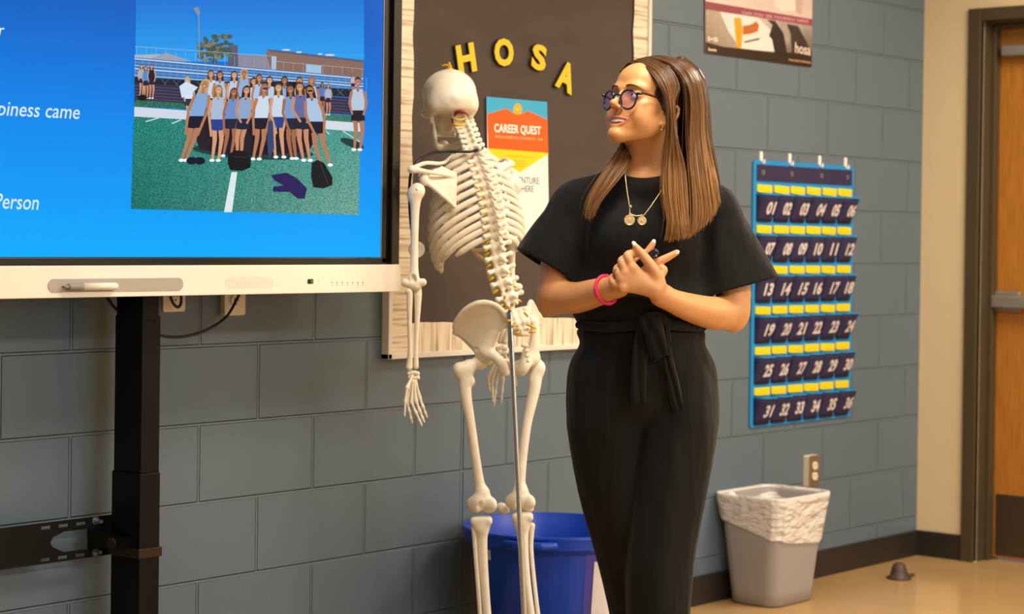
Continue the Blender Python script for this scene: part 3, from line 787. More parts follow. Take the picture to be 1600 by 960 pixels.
for i in range(7):
    y = 252+i*14
    A.line(sp(55, y), sp(1036, y+86-i*3), 1.6, 1.6, ['cfe0f2', '5a92d0', '9fc2e6'][i % 3])
for i in range(34): A.line(sp(58+i*30, 245+i*2.6), sp(58+i*30, 360+i*1.6), 0.5, 0.5, '8fa6c0')
A.poly([sp(54, 330), sp(1030, 385), sp(1029, 420), sp(54, 362)], '1f2430')                     # shadow under the stands
for i in range(20): A.line(sp(70+i*50, 335+i*2.6), sp(100+i*50, 372+i*2.4), 0.6, 0.6, '75839a'); A.line(sp(100+i*50, 335+i*2.6), sp(70+i*50, 372+i*2.4), 0.6, 0.6, '5f6d84')
A.poly([sp(54, 355), sp(1030, 425), sp(1029, 495), sp(53, 428)], '34304a')                     # running track
for i in range(5): A.line(sp(54, 368+i*13), sp(1030, 436+i*13), 0.5, 0.5, '6e6a86')
for x0, y0, x1, y1 in ((55, 200, 640, 240), (640, 262, 1036, 296)): A.line(sp(x0, y0), sp(x1, y1), 0.5, 0.5, 'b9c3d2')
for i in range(24): A.line(sp(62+i*42, 200+i*4.2), sp(62+i*42, 246+i*3.7), 0.45, 0.45, 'a8b3c4')
A.poly([sp(52, 458), sp(330, 478), sp(330, 516), sp(51, 500)], 'cfd8e6'); A.poly([sp(850, 515), sp(1028, 528), sp(1025, 566), sp(850, 552)], 'd4dce6')
A.line(sp(100, 522), sp(155, 506), 1.6, 1.6, 'd4e4e6'); A.line(sp(212, 530), sp(252, 514), 1.6, 1.6, 'd4e4e6'); A.line(sp(865, 555), sp(888, 576), 1.4, 1.4, 'd4e4e6'); A.line(sp(945, 562), sp(1025, 612), 1.4, 1.4, 'd4e4e6')
A.poly([sp(468, 738), sp(493, 738), sp(470, 910), sp(436, 910)], 'dcebea')
A.line(sp(327, 60), sp(331, 265), 1.6, 1.9, '8d93a6'); A.poly([sp(305, 35), sp(325, 28), sp(334, 56), sp(326, 72), sp(312, 50)], '8790a6')
A.disc(*sp(985, 615), 20, 6, '143d3c', 12, 0.35); A.disc(*sp(560, 650), 95, 12, '17403f', 20, 0.05)
# people in the picture
HAIR = ['3a2a22', '5a3d28', '2a1d18', '8a6a44', 'c9a468', '47301f']
SK = ['c98d6a', 'b87a58', 'd39c78', 'a56a4c']
def runner(x, y, s, skin, hair, top='a9c6e6', shorts='181a2c', lean=0.0, blond=False, legs=True, shoe='eef4fa', long=True, spread=0.0, flip=1, knee=False):
    def q(dx, dy): return sp(x+s*(dx+lean*dy*0.35), y+s*dy)
    k = s/2.743
    if long: A.poly([q(-17, -8), q(0, -22), q(17, -8), q(20, 42), q(8, 50), q(-10, 50), q(-20, 40)], hair)
    if legs:
        for sx, b in ((-1, -0.3*spread), (1, spread)):
            kn = q(sx*14+b*20+6*flip, 210); ft = q(sx*13+b*26-2*flip, 292)
            A.limb([q(sx*13, 138), kn, ft], [24*k, 18*k, 10*k], skin)
            A.disc(ft[0]-2*k*flip, ft[1]+4*k, 11*k, 6.5*k, shoe, 10)
    A.poly([q(-26, 112), q(26, 112), q(32, 168), q(2, 172), q(-30, 168)], shorts)
    A.poly([q(-22, 34), q(-8, 30), q(0, 44), q(8, 30), q(22, 34), q(30, 76), q(28, 124), q(-28, 124), q(-30, 76)], top)
    yk = 196 if knee else 142
    A.limb([q(-27, 42), q(-37, 100 if knee else 92), q(-16-8*flip, yk)], [13*k, 11*k, 9*k], skin)
    A.limb([q(27, 42), q(38, 100 if knee else 92), q(20+4*flip, yk+4)], [13*k, 11*k, 9*k], skin)
    A.limb([q(0, 16), q(0, 36)], [12*k, 14*k], skin)
    A.disc(*q(0, 0), 13.5*k, 17*k, skin, 14)
    A.poly([q(-15, -2), q(-13, -16), q(0, -23), q(13, -16), q(15, -2), q(8, -12), q(-6, -13)], hair)
    A.disc(*q(0, 7.5), 3.8*k, 1.5*k, 'f2ece8', 8)
    A.disc(*q(-4.5, -2.5), 1.1*k, .9*k, '4a3030', 6); A.disc(*q(4.5, -2.5), 1.1*k, .9*k, '4a3030', 6)
rp = np.random.default_rng(11)
# back row, far figures
A.poly([sp(310, 400), sp(380, 350), sp(560, 350), sp(760, 350), sp(830, 420), sp(846, 560), sp(800, 650), sp(690, 660), sp(560, 668), sp(430, 660), sp(330, 640), sp(300, 540)], '241e28')
for x, y, s, t in ((82, 285, 0.42, '9fb2c8'), (100, 292, 0.44, '3f8fe0'), (124, 285, 0.46, '20202e'), (855, 362, 0.42, '4a7cc8'), (880, 368, 0.42, '9fb8d8'), (805, 345, 0.6, 'c8d4e4'), (985, 320, 0.3, 'c9b0b8')):
    runner(x, y, s, SK[int(x) % 4], HAIR[int(x) % 3], t, '20243a')
runner(275, 342, 0.66, 'c8a68c', 'c9a468', 'd8e4f2', '2b3550', lean=0.2); A.poly([sp(240, 370), sp(270, 350), sp(320, 375), sp(300, 395), sp(250, 420)], 'cfe0f0')
runner(1005, 352, 0.98, 'b07a5e', '2f2420', 'b6c8dc', '1c1c26', long=False)
for i, (x, y) in enumerate([(375, 318), (413, 322), (474, 322), (516, 312), (557, 350), (580, 336), (624, 345), (688, 345), (752, 348), (803, 345)]):
    runner(x, y, 0.84, SK[i % 4], HAIR[[1, 0, 5, 4, 2, 1, 2, 0, 5, 3][i]], ['c6d6ea', 'a9c6e6', 'b9cde6', '8fb0d8'][i % 4], legs=False)
for i, (x, y, s, ln, top, fl) in enumerate([(345, 362, 1.1, -0.75, '7fa8d6', 1), (403, 386, 1.02, -0.10, 'a8bcd6', 1), (468, 396, 0.92, -0.3, '6c90cc', 1), (522, 388, 0.98, -0.30, '8ea6cc', -1),
        (598, 380, 1.02, -0.30, 'cbd9ea', 1), (658, 378, 1.0, 0.0, 'c9d8ea', -1), (708, 384, 1.0, 0.15, '7b9cd0', -1), (748, 374, 1.06, 0.25, '5d6aa0', -1), (792, 388, 1.08, 0.55, 'aac4e0', -1)]):
    runner(x, y, s, SK[(i+1) % 4], HAIR[[4, 3, 1, 2, 3, 1, 0, 5, 2][i]], top, ['171a2e', '1d2238', '20243c', '2b3f8c'][(i*3) % 4], lean=ln, flip=fl, spread=0.25*((i % 3)-1), knee=i not in (3, 7))
A.disc(*sp(600, 381), 5, 2.2, '5a2a66', 10); A.disc(*sp(792, 391), 4.4, 1.8, '20202c', 10)
A.poly([sp(612, 520), sp(632, 520), sp(638, 640), sp(615, 680), sp(606, 600)], '32476e')
for x in (285, 318): A.disc(*sp(x, 690), 9, 6, '10162a', 10)
A.poly([sp(441, 662), sp(470, 645), sp(515, 648), sp(538, 680), sp(536, 718), sp(500, 734), sp(450, 730), sp(438, 702)], '15131c'); A.line(sp(462, 672), sp(520, 676), 0.8, 0.8, '3e3a48')
A.poly([sp(798, 700), sp(822, 686), sp(852, 700), sp(888, 762), sp(886, 794), sp(850, 808), sp(806, 804), sp(796, 760)], '17161f'); A.line(sp(835, 700), sp(868, 790), 0.9, 0.9, '444250')
A.poly([sp(622, 752), sp(690, 740), sp(735, 765), sp(778, 808), sp(768, 852), sp(738, 852), sp(705, 824), sp(630, 822), sp(634, 800), sp(678, 796), sp(640, 775)], '2a1f58')
A.disc(*sp(72, 420), 8, 5, '14131c', 10)
A.build('slide_people', M_screen, scr)

# pen on the tray
a, b_ = bp(92, 448.5), bp(179, 448); r = 0.0085
yy = BF-0.0012-r
g = Geo(); P = np.array([(a[0]+0.006, yy, a[2]), (a[0]+0.022, yy, a[2]), (a[0]+0.058, yy, a[2]), ]); g.add(*tube([P[0], P[0]+(0.012, 0, 0), P[1], P[2]], [0.0022, 0.005, 0.0078, r], 16, n=16))
pen = empty('stylus_pen', ((a+b_)[0]/2, yy, a[2]-r), 'grey and white stylus pen lying in the tray of the display', 'pen')
g.build('grip', material('grey_rubber', '8f8880', 0.55), pen, smooth=True)
g = Geo(); g.add(*tube([(a[0]+0.058, yy, a[2]), (b_[0]-0.006, yy, a[2]), (b_[0]-0.001, yy, a[2]), (b_[0], yy, a[2])], [r, r, r*0.75, 0.002], 16)); g.build('barrel', M_dwhite, pen, smooth=True)
g = Geo(); g.add(*tube([(a[0]+0.001, yy, a[2]), (a[0]+0.007, yy, a[2])], [0.001, 0.0024], 8)); g.build('nib', M_dark, pen)

# ------------------------------------------------------------------ lift post and its wall bracket
PX0, PX1, PY0, PY1 = -4.103, -4.052, -0.178, -0.078
st = empty('display_stand', (-4.07, -0.12, 0), 'black telescoping lift post standing on the floor under the wall display', 'stand')
zc1 = on_Y(228, 740, PY0)[2]; zc2 = on_Y(228, 857, PY0)[2]; zc3 = on_Y(228, 872, PY0)[2]
zs = on_Y(262, 494, PY0)[2]
g = Geo(); g.add(*box((PX0, PY0, zs-0.05), (PX1, PY1, 1.35))); g.build('inner_column', M_black, st, bevel=0.003)
g = Geo(); g.add(*box((PX0-0.001, PY0-0.001, zc1), (PX1+0.004, PY1+0.002, zs))); g.add(*box((PX0+0.012, PY0-0.003, zs-0.012), (PX1-0.012, PY0, zs-0.006))); g.build('middle_column', M_black, st, bevel=0.003)
g = Geo(); g.add(*box((PX0-0.005, PY0-0.004, 0.02), (PX1+0.006, PY1+0.005, zc1))); g.build('outer_column', M_black, st, bevel=0.003)
g = Geo(); g.add(*box((PX0-0.009, PY0-0.008, zc3), (PX1+0.011, PY1+0.008, zc2))); g.build('clamp_collar', material('dark_brown_clamp', '2a1c14', 0.35), st, bevel=0.002)
g = Geo(); g.add(*box((PX0-0.30, PY0-0.05, 0.0), (PX1+0.30, PY1+0.04, 0.02))); g.build('base_plate', M_black, st, bevel=0.003)
g = Geo(); g.add(*box((PX0-0.2, -0.177, 1.28), (PX1+0.2, -0.1, 1.42))); g.add(*box((PX0-0.25, -0.180, 1.25), (PX0-0.2, -0.1, 1.75))); g.add(*box((PX1+0.2, -0.180, 1.25), (PX1+0.25, -0.1, 1.75))); g.build('mount_arm', M_black, st, bevel=0.003)
# slotted brace plate
bY = -0.045
def q_(x, y): p = on_Y(x, y, bY); return p[0], p[2]
z_hi = on_Y(0, 826, bY)[2]; z_lo = on_Y(0, 891, bY)[2]; xr = on_Y(186, 830, bY)[0]
br = empty('wall_brace', (-4.4, bY, z_lo), 'black slotted steel brace plate bolted low on the wall left of the post', 'bracket')
outer = [(-4.95, z_lo), (xr-0.022, z_lo), (xr-0.006, z_lo+0.010), (xr, z_lo+0.026), (xr, z_hi-0.026), (xr-0.006, z_hi-0.010), (xr-0.022, z_hi), (-4.95, z_hi)]
def b5(x, y): p = on_Y(x/5, 780+y/5, bY); return (p[0], p[2])
holes = [[b5(390, 345), b5(410, 300), b5(495, 255), b5(685, 233), b5(685, 392), b5(500, 416), b5(410, 378)]]
for sx, sy in ((318, 216), (455, 200), (592, 184), (730, 170)): holes.append([b5(sx, sy), b5(sx+78, sy-8), b5(sx+78, sy+18), b5(sx, sy+28)])
for sx, sy in ((314, 466), (450, 448), (586, 430), (722, 412)): holes.append([b5(sx, sy), b5(sx+78, sy-8), b5(sx+78, sy+18), b5(sx, sy+28)])
cu = bpy.data.curves.new('t', 'CURVE'); cu.dimensions = '2D'; cu.fill_mode = 'BOTH'; cu.extrude = 0.002
for loop in [outer]+holes:
    s_ = cu.splines.new('POLY'); s_.points.add(len(loop)-1); s_.use_cyclic_u = True
    for i, (x, z) in enumerate(loop): s_.points[i].co = (x+4.4, z-z_lo, 0, 1)
o = bpy.data.objects.new('t', cu); COL.objects.link(o)
me = bpy.data.meshes.new_from_object(o.evaluated_get(bpy.context.evaluated_depsgraph_get()))
V = np.array([(v.co.x-4.4, bY-v.co.z, v.co.y+z_lo) for v in me.vertices]); F = [tuple(p.vertices) for p in me.polygons]
bpy.data.objects.remove(o); bpy.data.curves.remove(cu)
link_mesh('brace_plate', V, F, M_black, br)
g = Geo()
for x in (-4.9, -4.45): g.add(*box((x, bY+0.002, z_lo+0.01), (x+0.03, -0.0005, z_hi-0.01)))
g.build('wall_spacer', M_black, br)
M_bolt = material('zinc_bolt', '9aa3b8', 0.3, metal=0.9)
for x, y in ((742, 168), (742, 420)):
    p = b5(x, y); g = Geo(); g.add(*lathe([(0.011, 0), (0.011, 0.002), (0.0065, 0.002), (0.0065, 0.008), (0.004, 0.008), (0.004, 0.014), (0.0, 0.014)], (p[0], bY-0.002, p[1]), 12, (0, -1, 0))); g.build('bolt', M_bolt, br, smooth=False)
P = [on_Y(690/5, 780+v/5, bY)[2] for v in (244, 384)]; xa = on_Y(690/5, 840, bY)[0]
g = Geo(); g.add(*box((xa, bY-0.006, P[1]), (xa+0.012, bY-0.002, P[0])));
V = np.array([(xa, bY-0.006, P[0]), (xa, bY-0.006, P[1]), (PX0-0.004, PY0+0.03, P[1]+0.002), (PX0-0.004, PY0+0.03, P[0]-0.012), (xa+0.012, bY-0.002, P[0]), (xa+0.012, bY-0.002, P[1]), (PX0-0.004, PY0+0.07, P[1]+0.002), (PX0-0.004, PY0+0.07, P[0]-0.012)])
g.add(V, [(0, 1, 2, 3), (4, 7, 6, 5), (0, 3, 7, 4), (1, 5, 6, 2)]); g.build('brace_arm', M_black, br)
c = on_Y(866/5, 780+345/5, bY-0.06); g = Geo(); g.add(*lathe([(0.0, 0), (0.014, 0), (0.014, 0.006), (0.009, 0.008), (0.009, 0.014), (0.0, 0.014)], c, 14, (-0.7, -0.7, 0))); g.build('pivot_knob', M_black, br)

# ------------------------------------------------------------------ power cords
M_cord = material('black_cord', '12100f', 0.45)
def cord(pts, label, r=0.0038, n=40):
    V, F = tube(pts, r, 8, n=n); o = Geo().add(V, F).build('power_cord', M_cord, smooth=True); tag(o, label, 'cord'); return o
P = lambda x, y, Y: on_Y(x, y, Y)
cord([P(398, 425, -0.15), P(380, 445, -0.10), P(371, 466, -0.05), P(352, 497, -0.05), P(318, 518, -0.055), P(284, 526.5, -0.06), P(258, 526, -0.062), P(240, 520, -0.064)], 'black cord drooping from the display bar past the right outlet to the post')
cord([P(262, 440, -0.12), P(266, 462, -0.05), P(272, 476, -0.04), P(279, 480, -0.04), P(283, 472, -0.045), P(282, 455, -0.06), P(279, 440, -0.10)], 'short black cord looped below the display bar just right of the post')
cord([P(158, 448, -0.14), P(168, 466, -0.10), P(180, 482, -0.09), P(189, 490, -0.085), P(194.5, 496, -0.084)], 'black cord slanting from the display bar to the left side of the post')

# ------------------------------------------------------------------ grey wastebasket with its liner
TX, TY = -1.272, -0.138
def ring(w, d, r, z, n=10, cx=TX, cy=TY, jit=None):
    pts = rrect(w, d, r, n); out = []
    for i, (a_, b2) in enumerate(pts):
        j_ = 0 if jit is None else jit[i]
        out.append((cx+a_*(1+j_), cy+b2*(1+j_), z))
    return out
def rings_mesh(rings, cap0=False, cap1=False):
    V = [p for r_ in rings for p in r_]; k = len(rings[0]); F = []
    for i in range(len(rings)-1):
        for j in range(k): F.append((i*k+j, i*k+(j+1) % k, (i+1)*k+(j+1) % k, (i+1)*k+j))
    if cap0: F.append(tuple(range(k-1, -1, -1)))
    if cap1: F.append(tuple((len(rings)-1)*k+j for j in range(k)))
    return V, F
M_can = material('grey_plastic_bin', '98928f', 0.45)
def liner_material():
    m = material('thin_white_liner', 'efe9e4', 0.35, alpha=0.78, trans=0.0, bump=0.03, bscale=14, stretch=(1, 1, 2.2)); return m
M_liner = liner_material()
tc_ = empty('trash_can', (TX, TY, 0), 'grey rectangular wastebasket with a white liner by the right end of the wall', 'trash can')
TH = 0.372
tw = lambda t: 0.265+0.070*t; td = lambda t: 0.195+0.062*t
R_ = [ring(tw(t)-(0.02 if t == 0 else 0), td(t)-(0.02 if t == 0 else 0), 0.045+0.005*t, t*TH) for t in (0,)]+[ring(tw(t), td(t), 0.048, 0.006+t*(TH-0.006)) for t in np.linspace(0.0, 1, 9)]
R_ += [ring(tw(1)+0.016, td(1)+0.016, 0.055, TH-0.012), ring(tw(1)+0.018, td(1)+0.018, 0.055, TH), ring(tw(1)+0.004, td(1)+0.004, 0.05, TH+0.003)]
R_ += [ring(tw(t)-0.008, td(t)-0.008, 0.046, 0.008+t*(TH-0.008)) for t in (0.98, 0.6, 0.3, 0.0)]
V, F = rings_mesh(R_, True, True); Geo().add(V, F).build('bin_body', M_can, tc_, smooth=True)
k = len(rrect(1, 1, .1, 10)); lr = np.random.default_rng(2)
ph = np.linspace(0, 2*math.pi, k, endpoint=False)
def jit(a): return a*(np.sin(ph*7+1.3)+0.6*np.sin(ph*13+0.4)+0.4*np.sin(ph*23))
rings = []
for t, off, a_ in ((0.72, -0.018, 0.004), (0.86, -0.014, 0.004), (0.97, -0.006, 0.003), (1.03, 0.012, 0.003), (1.035, 0.026, 0.003), (1.0, 0.030, 0.004), (0.9, 0.022, 0.010), (0.8, 0.018, 0.014)):
    rings.append([np.array(p) for p in ring(tw(min(t, 1))+off, td(min(t, 1))+off, 0.052, t*TH, jit=jit(a_))])
low = []
for i in range(k):   # hem hangs deeper on the right and front
    x, y, z = rings[-1][i]; dx = (x-TX)/0.17; dy = (y-TY)/0.13
    dep = 0.108-0.030*max(-1, min(1, dy))+0.014*max(-1, min(1, dx))
    zz_ = TH*1.0-dep-0.015+0.005*math.sin(ph[i]*5)
    t = zz_/TH; ww, dd = tw(t)+0.010, td(t)+0.010
    low.append(np.array((TX+(x-TX)*ww/(tw(0.8)+0.018), TY+(y-TY)*dd/(td(0.8)+0.018), zz_)))
rings.append(low); V, F = rings_mesh(rings); lin_o = Geo().add(V, F).build('bin_liner', M_liner, tc_, smooth=True)
ss = lin_o.modifiers.new('sub', 'SUBSURF'); ss.levels = 1; ss.render_levels = 1
p = on_Y(1128, 790, TY); g = Geo(); 
_kp = at_depth(1139, 776, 6.92); kx, ky = _kp[0], _kp[1]
fk = Field(); fk.chain([(kx+0.012, ky, TH-0.01), (kx, ky-0.005, TH-0.03), (kx-0.004, ky, TH-0.06), (kx+0.004, ky+0.006, TH-0.09)], [0.02, 0.022, 0.016, 0.006], k=0.01, n=8); fk.chain([(kx+0.02, ky-0.03, TH-0.02), (kx, ky, TH-0.035)], [0.012, 0.018], k=0.01)
field_obj('liner_knot', fk, 0.004, material('bunched_liner', 'f0e9e3', 0.4, bump=0.006, bscale=60), tc_)

# ------------------------------------------------------------------ blue tub
M_tub = material('blue_plastic', '0b3fb4', 0.32, spec=0.5)
c = at_depth(858, 823, 5.80); BXc, BYc, BH, BR = c[0]-0.012, -0.285, 0.425, 0.262
tb = empty('blue_tub', (BXc, BYc, 0), 'round blue plastic tub on the floor behind the skeleton legs', 'tub')
prof = [(0.0, 0.0), (BR*0.72, 0.0), (BR*0.76, 0.012), (BR*0.80, 0.14), (BR*0.815, 0.148), (BR*0.90, BH-0.055), (BR*0.94, BH-0.045), (BR*0.985, BH-0.036), (BR*0.99, BH-0.012), (BR, BH-0.006), (BR*0.995, BH), (BR*0.955, BH), (BR*0.93, BH-0.02), (BR*0.87, BH-0.06), (BR*0.78, 0.14), (BR*0.72, 0.02), (0.0, 0.015)]
V, F = lathe(prof, (BXc, BYc, 0), 72); Geo().add(V, F).build('tub_body', M_tub, tb, auto=35)
fd = Field()
for sa in (205, 25):
    a = math.radians(sa); e_ = np.array((math.cos(a), math.sin(a), 0)); t_ = np.array((-e_[1], e_[0], 0)); o_ = np.array((BXc, BYc, BH-0.022))
    if sa == 25: continue
    fd.chain([o_+e_*(BR-0.01)-t_*0.07, o_+e_*(BR+0.012)-t_*0.04, o_+e_*(BR+0.012)+t_*0.04, o_+e_*(BR-0.01)+t_*0.07], [0.012]*4, k=0.006)
field_obj('tub_handle', fd, 0.004, M_tub, tb)
def tub_r(z): return BR*(0.815+0.085*(z-0.148)/(BH-0.055-0.148))
def tub_patch(px0, px1, z0, z1, n=8, off=0.002):
    V = []
    for i in range(n+1):
        px_ = px0+(px1-px0)*i/n
        # angle on the tub seen at this pixel column
        w_ = ray(px_, 900); d2 = w_[:2]/np.linalg.norm(w_[:2]); oc = CAM[:2]-np.array((BXc, BYc)); R0 = tub_r(0.3)
        b2 = oc@d2; t_ = -b2-math.sqrt(max(b2*b2-(oc@oc-R0*R0), 0)); pt = CAM[:2]+t_*d2-np.array((BXc, BYc)); pt /= np.linalg.norm(pt)
        for z in (z0, (z0+z1)/2, z1): r_ = tub_r(z)+off; V.append((BXc+pt[0]*r_, BYc+pt[1]*r_, z))
    return V, [(i*3+j, (i+1)*3+j, (i+1)*3+j+1, i*3+j+1) for i in range(n) for j in (0, 1)]
V, F = tub_patch(913, 950, 0.17, 0.372); Geo().add(V, F).build('clear_sleeve', material('violet_clear_sleeve', '6a55b0', 0.2, alpha=0.45), tb, smooth=True)
V, F = tub_patch(926, 985, 0.16, 0.352, off=0.0035); Geo().add(V, F).build('paper_label', material('white_label_paper', 'd8cfd0', 0.6, bump=0.004, bscale=30), tb, smooth=True)
V, F = tub_patch(763, 770, 0.345, 0.392, off=0.003); Geo().add(V, F).build('tub_spot', material('pale_spot', 'd5dbe2', 0.5), tb, smooth=True)  # small pale patch on the tub side, below the rim

# ------------------------------------------------------------------ door stop
c = np.array((-0.555, -0.235, 0.0))
V, F = lathe([(0.0, 0), (0.046, 0), (0.046, 0.006), (0.034, 0.012), (0.030, 0.03), (0.024, 0.05), (0.015, 0.060), (0.0, 0.063)], c, 28)
ds = empty('door_stop', c, 'small brown rubber dome door stop on the floor near the corner', 'door stop')
Geo().add(V, F).build('rubber_bumper', material('brown_rubber', '4a3630', 0.5), ds, smooth=True)
V, F = tube([c+(0.025, -0.02, 0.012), c+(0.058, -0.03, 0.012)], [0.009, 0.006], 8); Geo().add(V, F).build('stop_tab', material('brown_rubber_tab', '4a3630', 0.5), ds, smooth=True)
# ------------------------------------------------------------------ teaching skeleton on its stand
M_bone = material('ivory_bone', 'f3e9d6', 0.42, noise=0.10, nscale=35, bump=0.0006, bscale=120)
M_cart = material('cartilage', 'dcc394', 0.5, noise=0.1, nscale=60)
M_nerve = material('yellow_nerve', 'e0b411', 0.4)
M_red = material('red_vessel', '8a1f12', 0.4)
M_chrome = material('chrome', 'e6eaee', 0.24, metal=1.0)
VR = np.array((math.cos(YAW), -math.sin(YAW), 0.0)); VF = np.array((math.sin(YAW), math.cos(YAW), 0.0)); VZ = np.array((0, 0, 1.0))
KD = 5.40
def K(px, py, dy=0.0): return at_depth(px, py, KD-dy)
sk0 = K(806, 700, 0.0); sk = empty('skeleton_model', (sk0[0], sk0[1], 0), 'ivory teaching skeleton on a chrome pole, back turned, before the bulletin board', 'skeleton')
def body_axes(theta, tilt, pitch=0.0):
    """axes (left, forward, up) of a body facing away from the camera, turned left by theta, leaning left by tilt (degrees)"""
    th, ti = math.radians(theta), math.radians(tilt)
    F_ = VF*math.cos(th)-VR*math.sin(th); L_ = -VR*math.cos(th)-VF*math.sin(th); U_ = VZ
    def rot(v, ax, a): return v*math.cos(a)+np.cross(ax, v)*math.sin(a)+ax*(ax@v)*(1-math.cos(a))
    F_, L_, U_ = (rot(v, VF, -ti) for v in (F_, L_, U_))
    if pitch:
        a = math.radians(pitch); F_, U_ = F_*math.cos(a)+U_*math.sin(a), U_*math.cos(a)-F_*math.sin(a)
    return L_, F_, U_
def bone(name, fld, h=0.0022, mat=None, parent=None, relax=0): return field_obj(name, fld, h, mat or M_bone, parent or sk, relax=relax)
def polyd(q, poly):
    """signed distance of 2-D points q to polygon poly"""
    poly = np.array(poly, float); d = np.full(q.shape[:-1], 1e9); s = np.ones(q.shape[:-1])
    n = len(poly)
    for i in range(n):
        a = poly[i]; b = poly[i-1]; e = b-a; w = q-a
        t = np.clip((w@e)/(e@e), 0, 1); r = w-t[..., None]*e; d = np.minimum(d, (r*r).sum(-1))
        c1 = q[..., 1] >= a[1]; c2 = q[..., 1] < b[1]; c3 = e[0]*w[..., 1] > e[1]*w[..., 0]
        s = np.where((c1 & c2 & c3) | (~c1 & ~c2 & ~c3), -s, s)
    return s*np.sqrt(d)
def plate(F, pts, th=0.003, rnd=0.002, k=0.006, cup=0.0, D=None):
    """thin curved bone plate through the 3-D points pts (its outline)"""
    P3 = np.array(pts); c = P3.mean(0); _, _, vt = np.linalg.svd(P3-c); a, b, n = vt
    res = (P3-c)@n; Am = np.c_[(P3-c)@a, (P3-c)@b]; q2 = Am
    X = np.c_[Am[:, 0]**2, Am[:, 1]**2, Am[:, 0]*Am[:, 1], Am, np.ones(len(Am))]
    w = np.linalg.lstsq(X.T@X+1e-6*np.eye(6), X.T@res, rcond=None)[0]
    R2 = (Am**2).sum(1).max()
    def fn(P):
        q = P-c; u = np.stack((q@a, q@b), -1); s = w[0]*u[..., 0]**2+w[1]*u[..., 1]**2+w[2]*u[..., 0]*u[..., 1]+w[3]*u[..., 0]+w[4]*u[..., 1]+w[5]
        s = s+cup*(1-(u**2).sum(-1)/R2)
        d1 = polyd(u, q2)+rnd; d2 = np.abs(q@n-s)-th+rnd
        return np.sqrt(np.maximum(d1, 0)**2+np.maximum(d2, 0)**2)+np.minimum(np.maximum(d1, d2), 0)-rnd
    m = 0.02+abs(cup); return F.fn(fn, P3.min(0)-m, P3.max(0)+m, k)

# --- spine
SP = [(718, 181, -.02), (722, 194, -.018), (728, 208, -.01), (734, 224, 0), (741, 243, .01), (750, 267, .018), (757, 292, .024), (763, 318, .024), (767, 343, .018), (770, 368, .010), (774, 404, -.004), (784, 445, -.010), (799, 486, -.002)]
SP3 = smooth_path([K(*p) for p in SP], 25)[:24]
T_ax = body_axes(33, 9)
def vert_proto(name, r, hgt, tw_, sp, spdrop, nerve, mid=0.9):
    """vertebra: x lateral, y backward, z up"""
    F = Field()
    F.fn(lambda P: np.maximum(np.sqrt(P[..., 0]**2*0.8+(P[..., 1]+r*0.75)**2)-r*(1-0.12*np.cos(P[..., 2]/hgt*3.0)), np.abs(P[..., 2])-hgt*0.40), (-r*1.3, -r*2.1, -hgt/2), (r*1.3, r*0.6, hgt/2), 0.002)
    for s in (-1, 1):
        F.chain([(s*r*0.5, r*0.0, hgt*.1), (s*r*0.7, r*0.45, hgt*.12), (s*tw_, r*0.75, hgt*.15)], [0.0058, 0.0052, 0.0046], k=0.005)
        F.ell((s*tw_, r*0.78, hgt*.15), (0.0055, 0.0055, 0.0062), k=0.003)
        F.cap((s*r*0.62, r*0.62, hgt*.45), (s*r*0.62, r*0.75, -hgt*.5), 0.0052, 0.0048, k=0.004)
        F.cap((s*r*0.6, r*0.5, 0), (0, r*1.15, -0.001), 0.0055, 0.005, k=0.005)
    F.ell((0, r*0.75, 0), (r*0.95, .0060, hgt*.46), k=0.004)
    F.chain([(0, r*1.1, 0), (0, r*1.1+sp*0.6, -spdrop*0.5), (0, r*1.1+sp, -spdrop)], [0.005, 0.0042, 0.0056], k=0.004)
    V, Fc = F.mesh(0.0018); o = link_mesh(name, V, Fc, M_bone, sk, smooth=True, origin=(0, 0, 0)); return o, nerve
def nerve_proto(r):
    g = Geo()
    for s in (-1, 1): g.add(*tube([(s*r*0.3, r*0.2, -0.008), (s*(r+0.003), r*0.35, -0.010), (s*(r+0.012), r*0.1, -0.015)], [0.0028, 0.0033, 0.0018], 7, n=6))
    return g
root_inv = np.array(sk.location)
def mk_proto(name, *a):
    # build in local coordinates about the root, then place by matrix
    F = None; o, _ = vert_proto(name, *a); me = o.data
    v = np.zeros(len(me.vertices)*3); me.vertices.foreach_get('co', v); v = v.reshape(-1, 3)+world_origin(sk); me.vertices.foreach_set('co', v.ravel()); me.update(); return o
protos = {'C': mk_proto('cervical_vertebra', 0.0105, 0.0135, 0.024, 0.010, 0.002, True), 'T': mk_proto('thoracic_vertebra', 0.0125, 0.0235, 0.027, 0.018, 0.013, True), 'L': mk_proto('lumbar_vertebra', 0.019, 0.030, 0.033, 0.017, 0.004, True)}
nerves = {k_: (lambda g: link_mesh('spinal_nerve', np.vstack(g.v)+world_origin(sk), g.f, M_nerve, sk, smooth=True))(nerve_proto(r_)) for k_, r_ in (('C', 0.0125), ('T', 0.0125), ('L', 0.020))}
disc = {k_: (lambda vf: link_mesh('spinal_disc', vf[0]+world_origin(sk), vf[1], M_cart, sk, smooth=True))(lathe([(0, -0.004), (r_*0.95, -0.0035), (r_*1.05, 0), (r_*0.95, 0.0035), (0, 0.004)], (0, -r_*0.75, 0), 18)) for k_, r_ in (('C', 0.0105), ('T', 0.0125), ('L', 0.019))}
used = set(); VERT = []
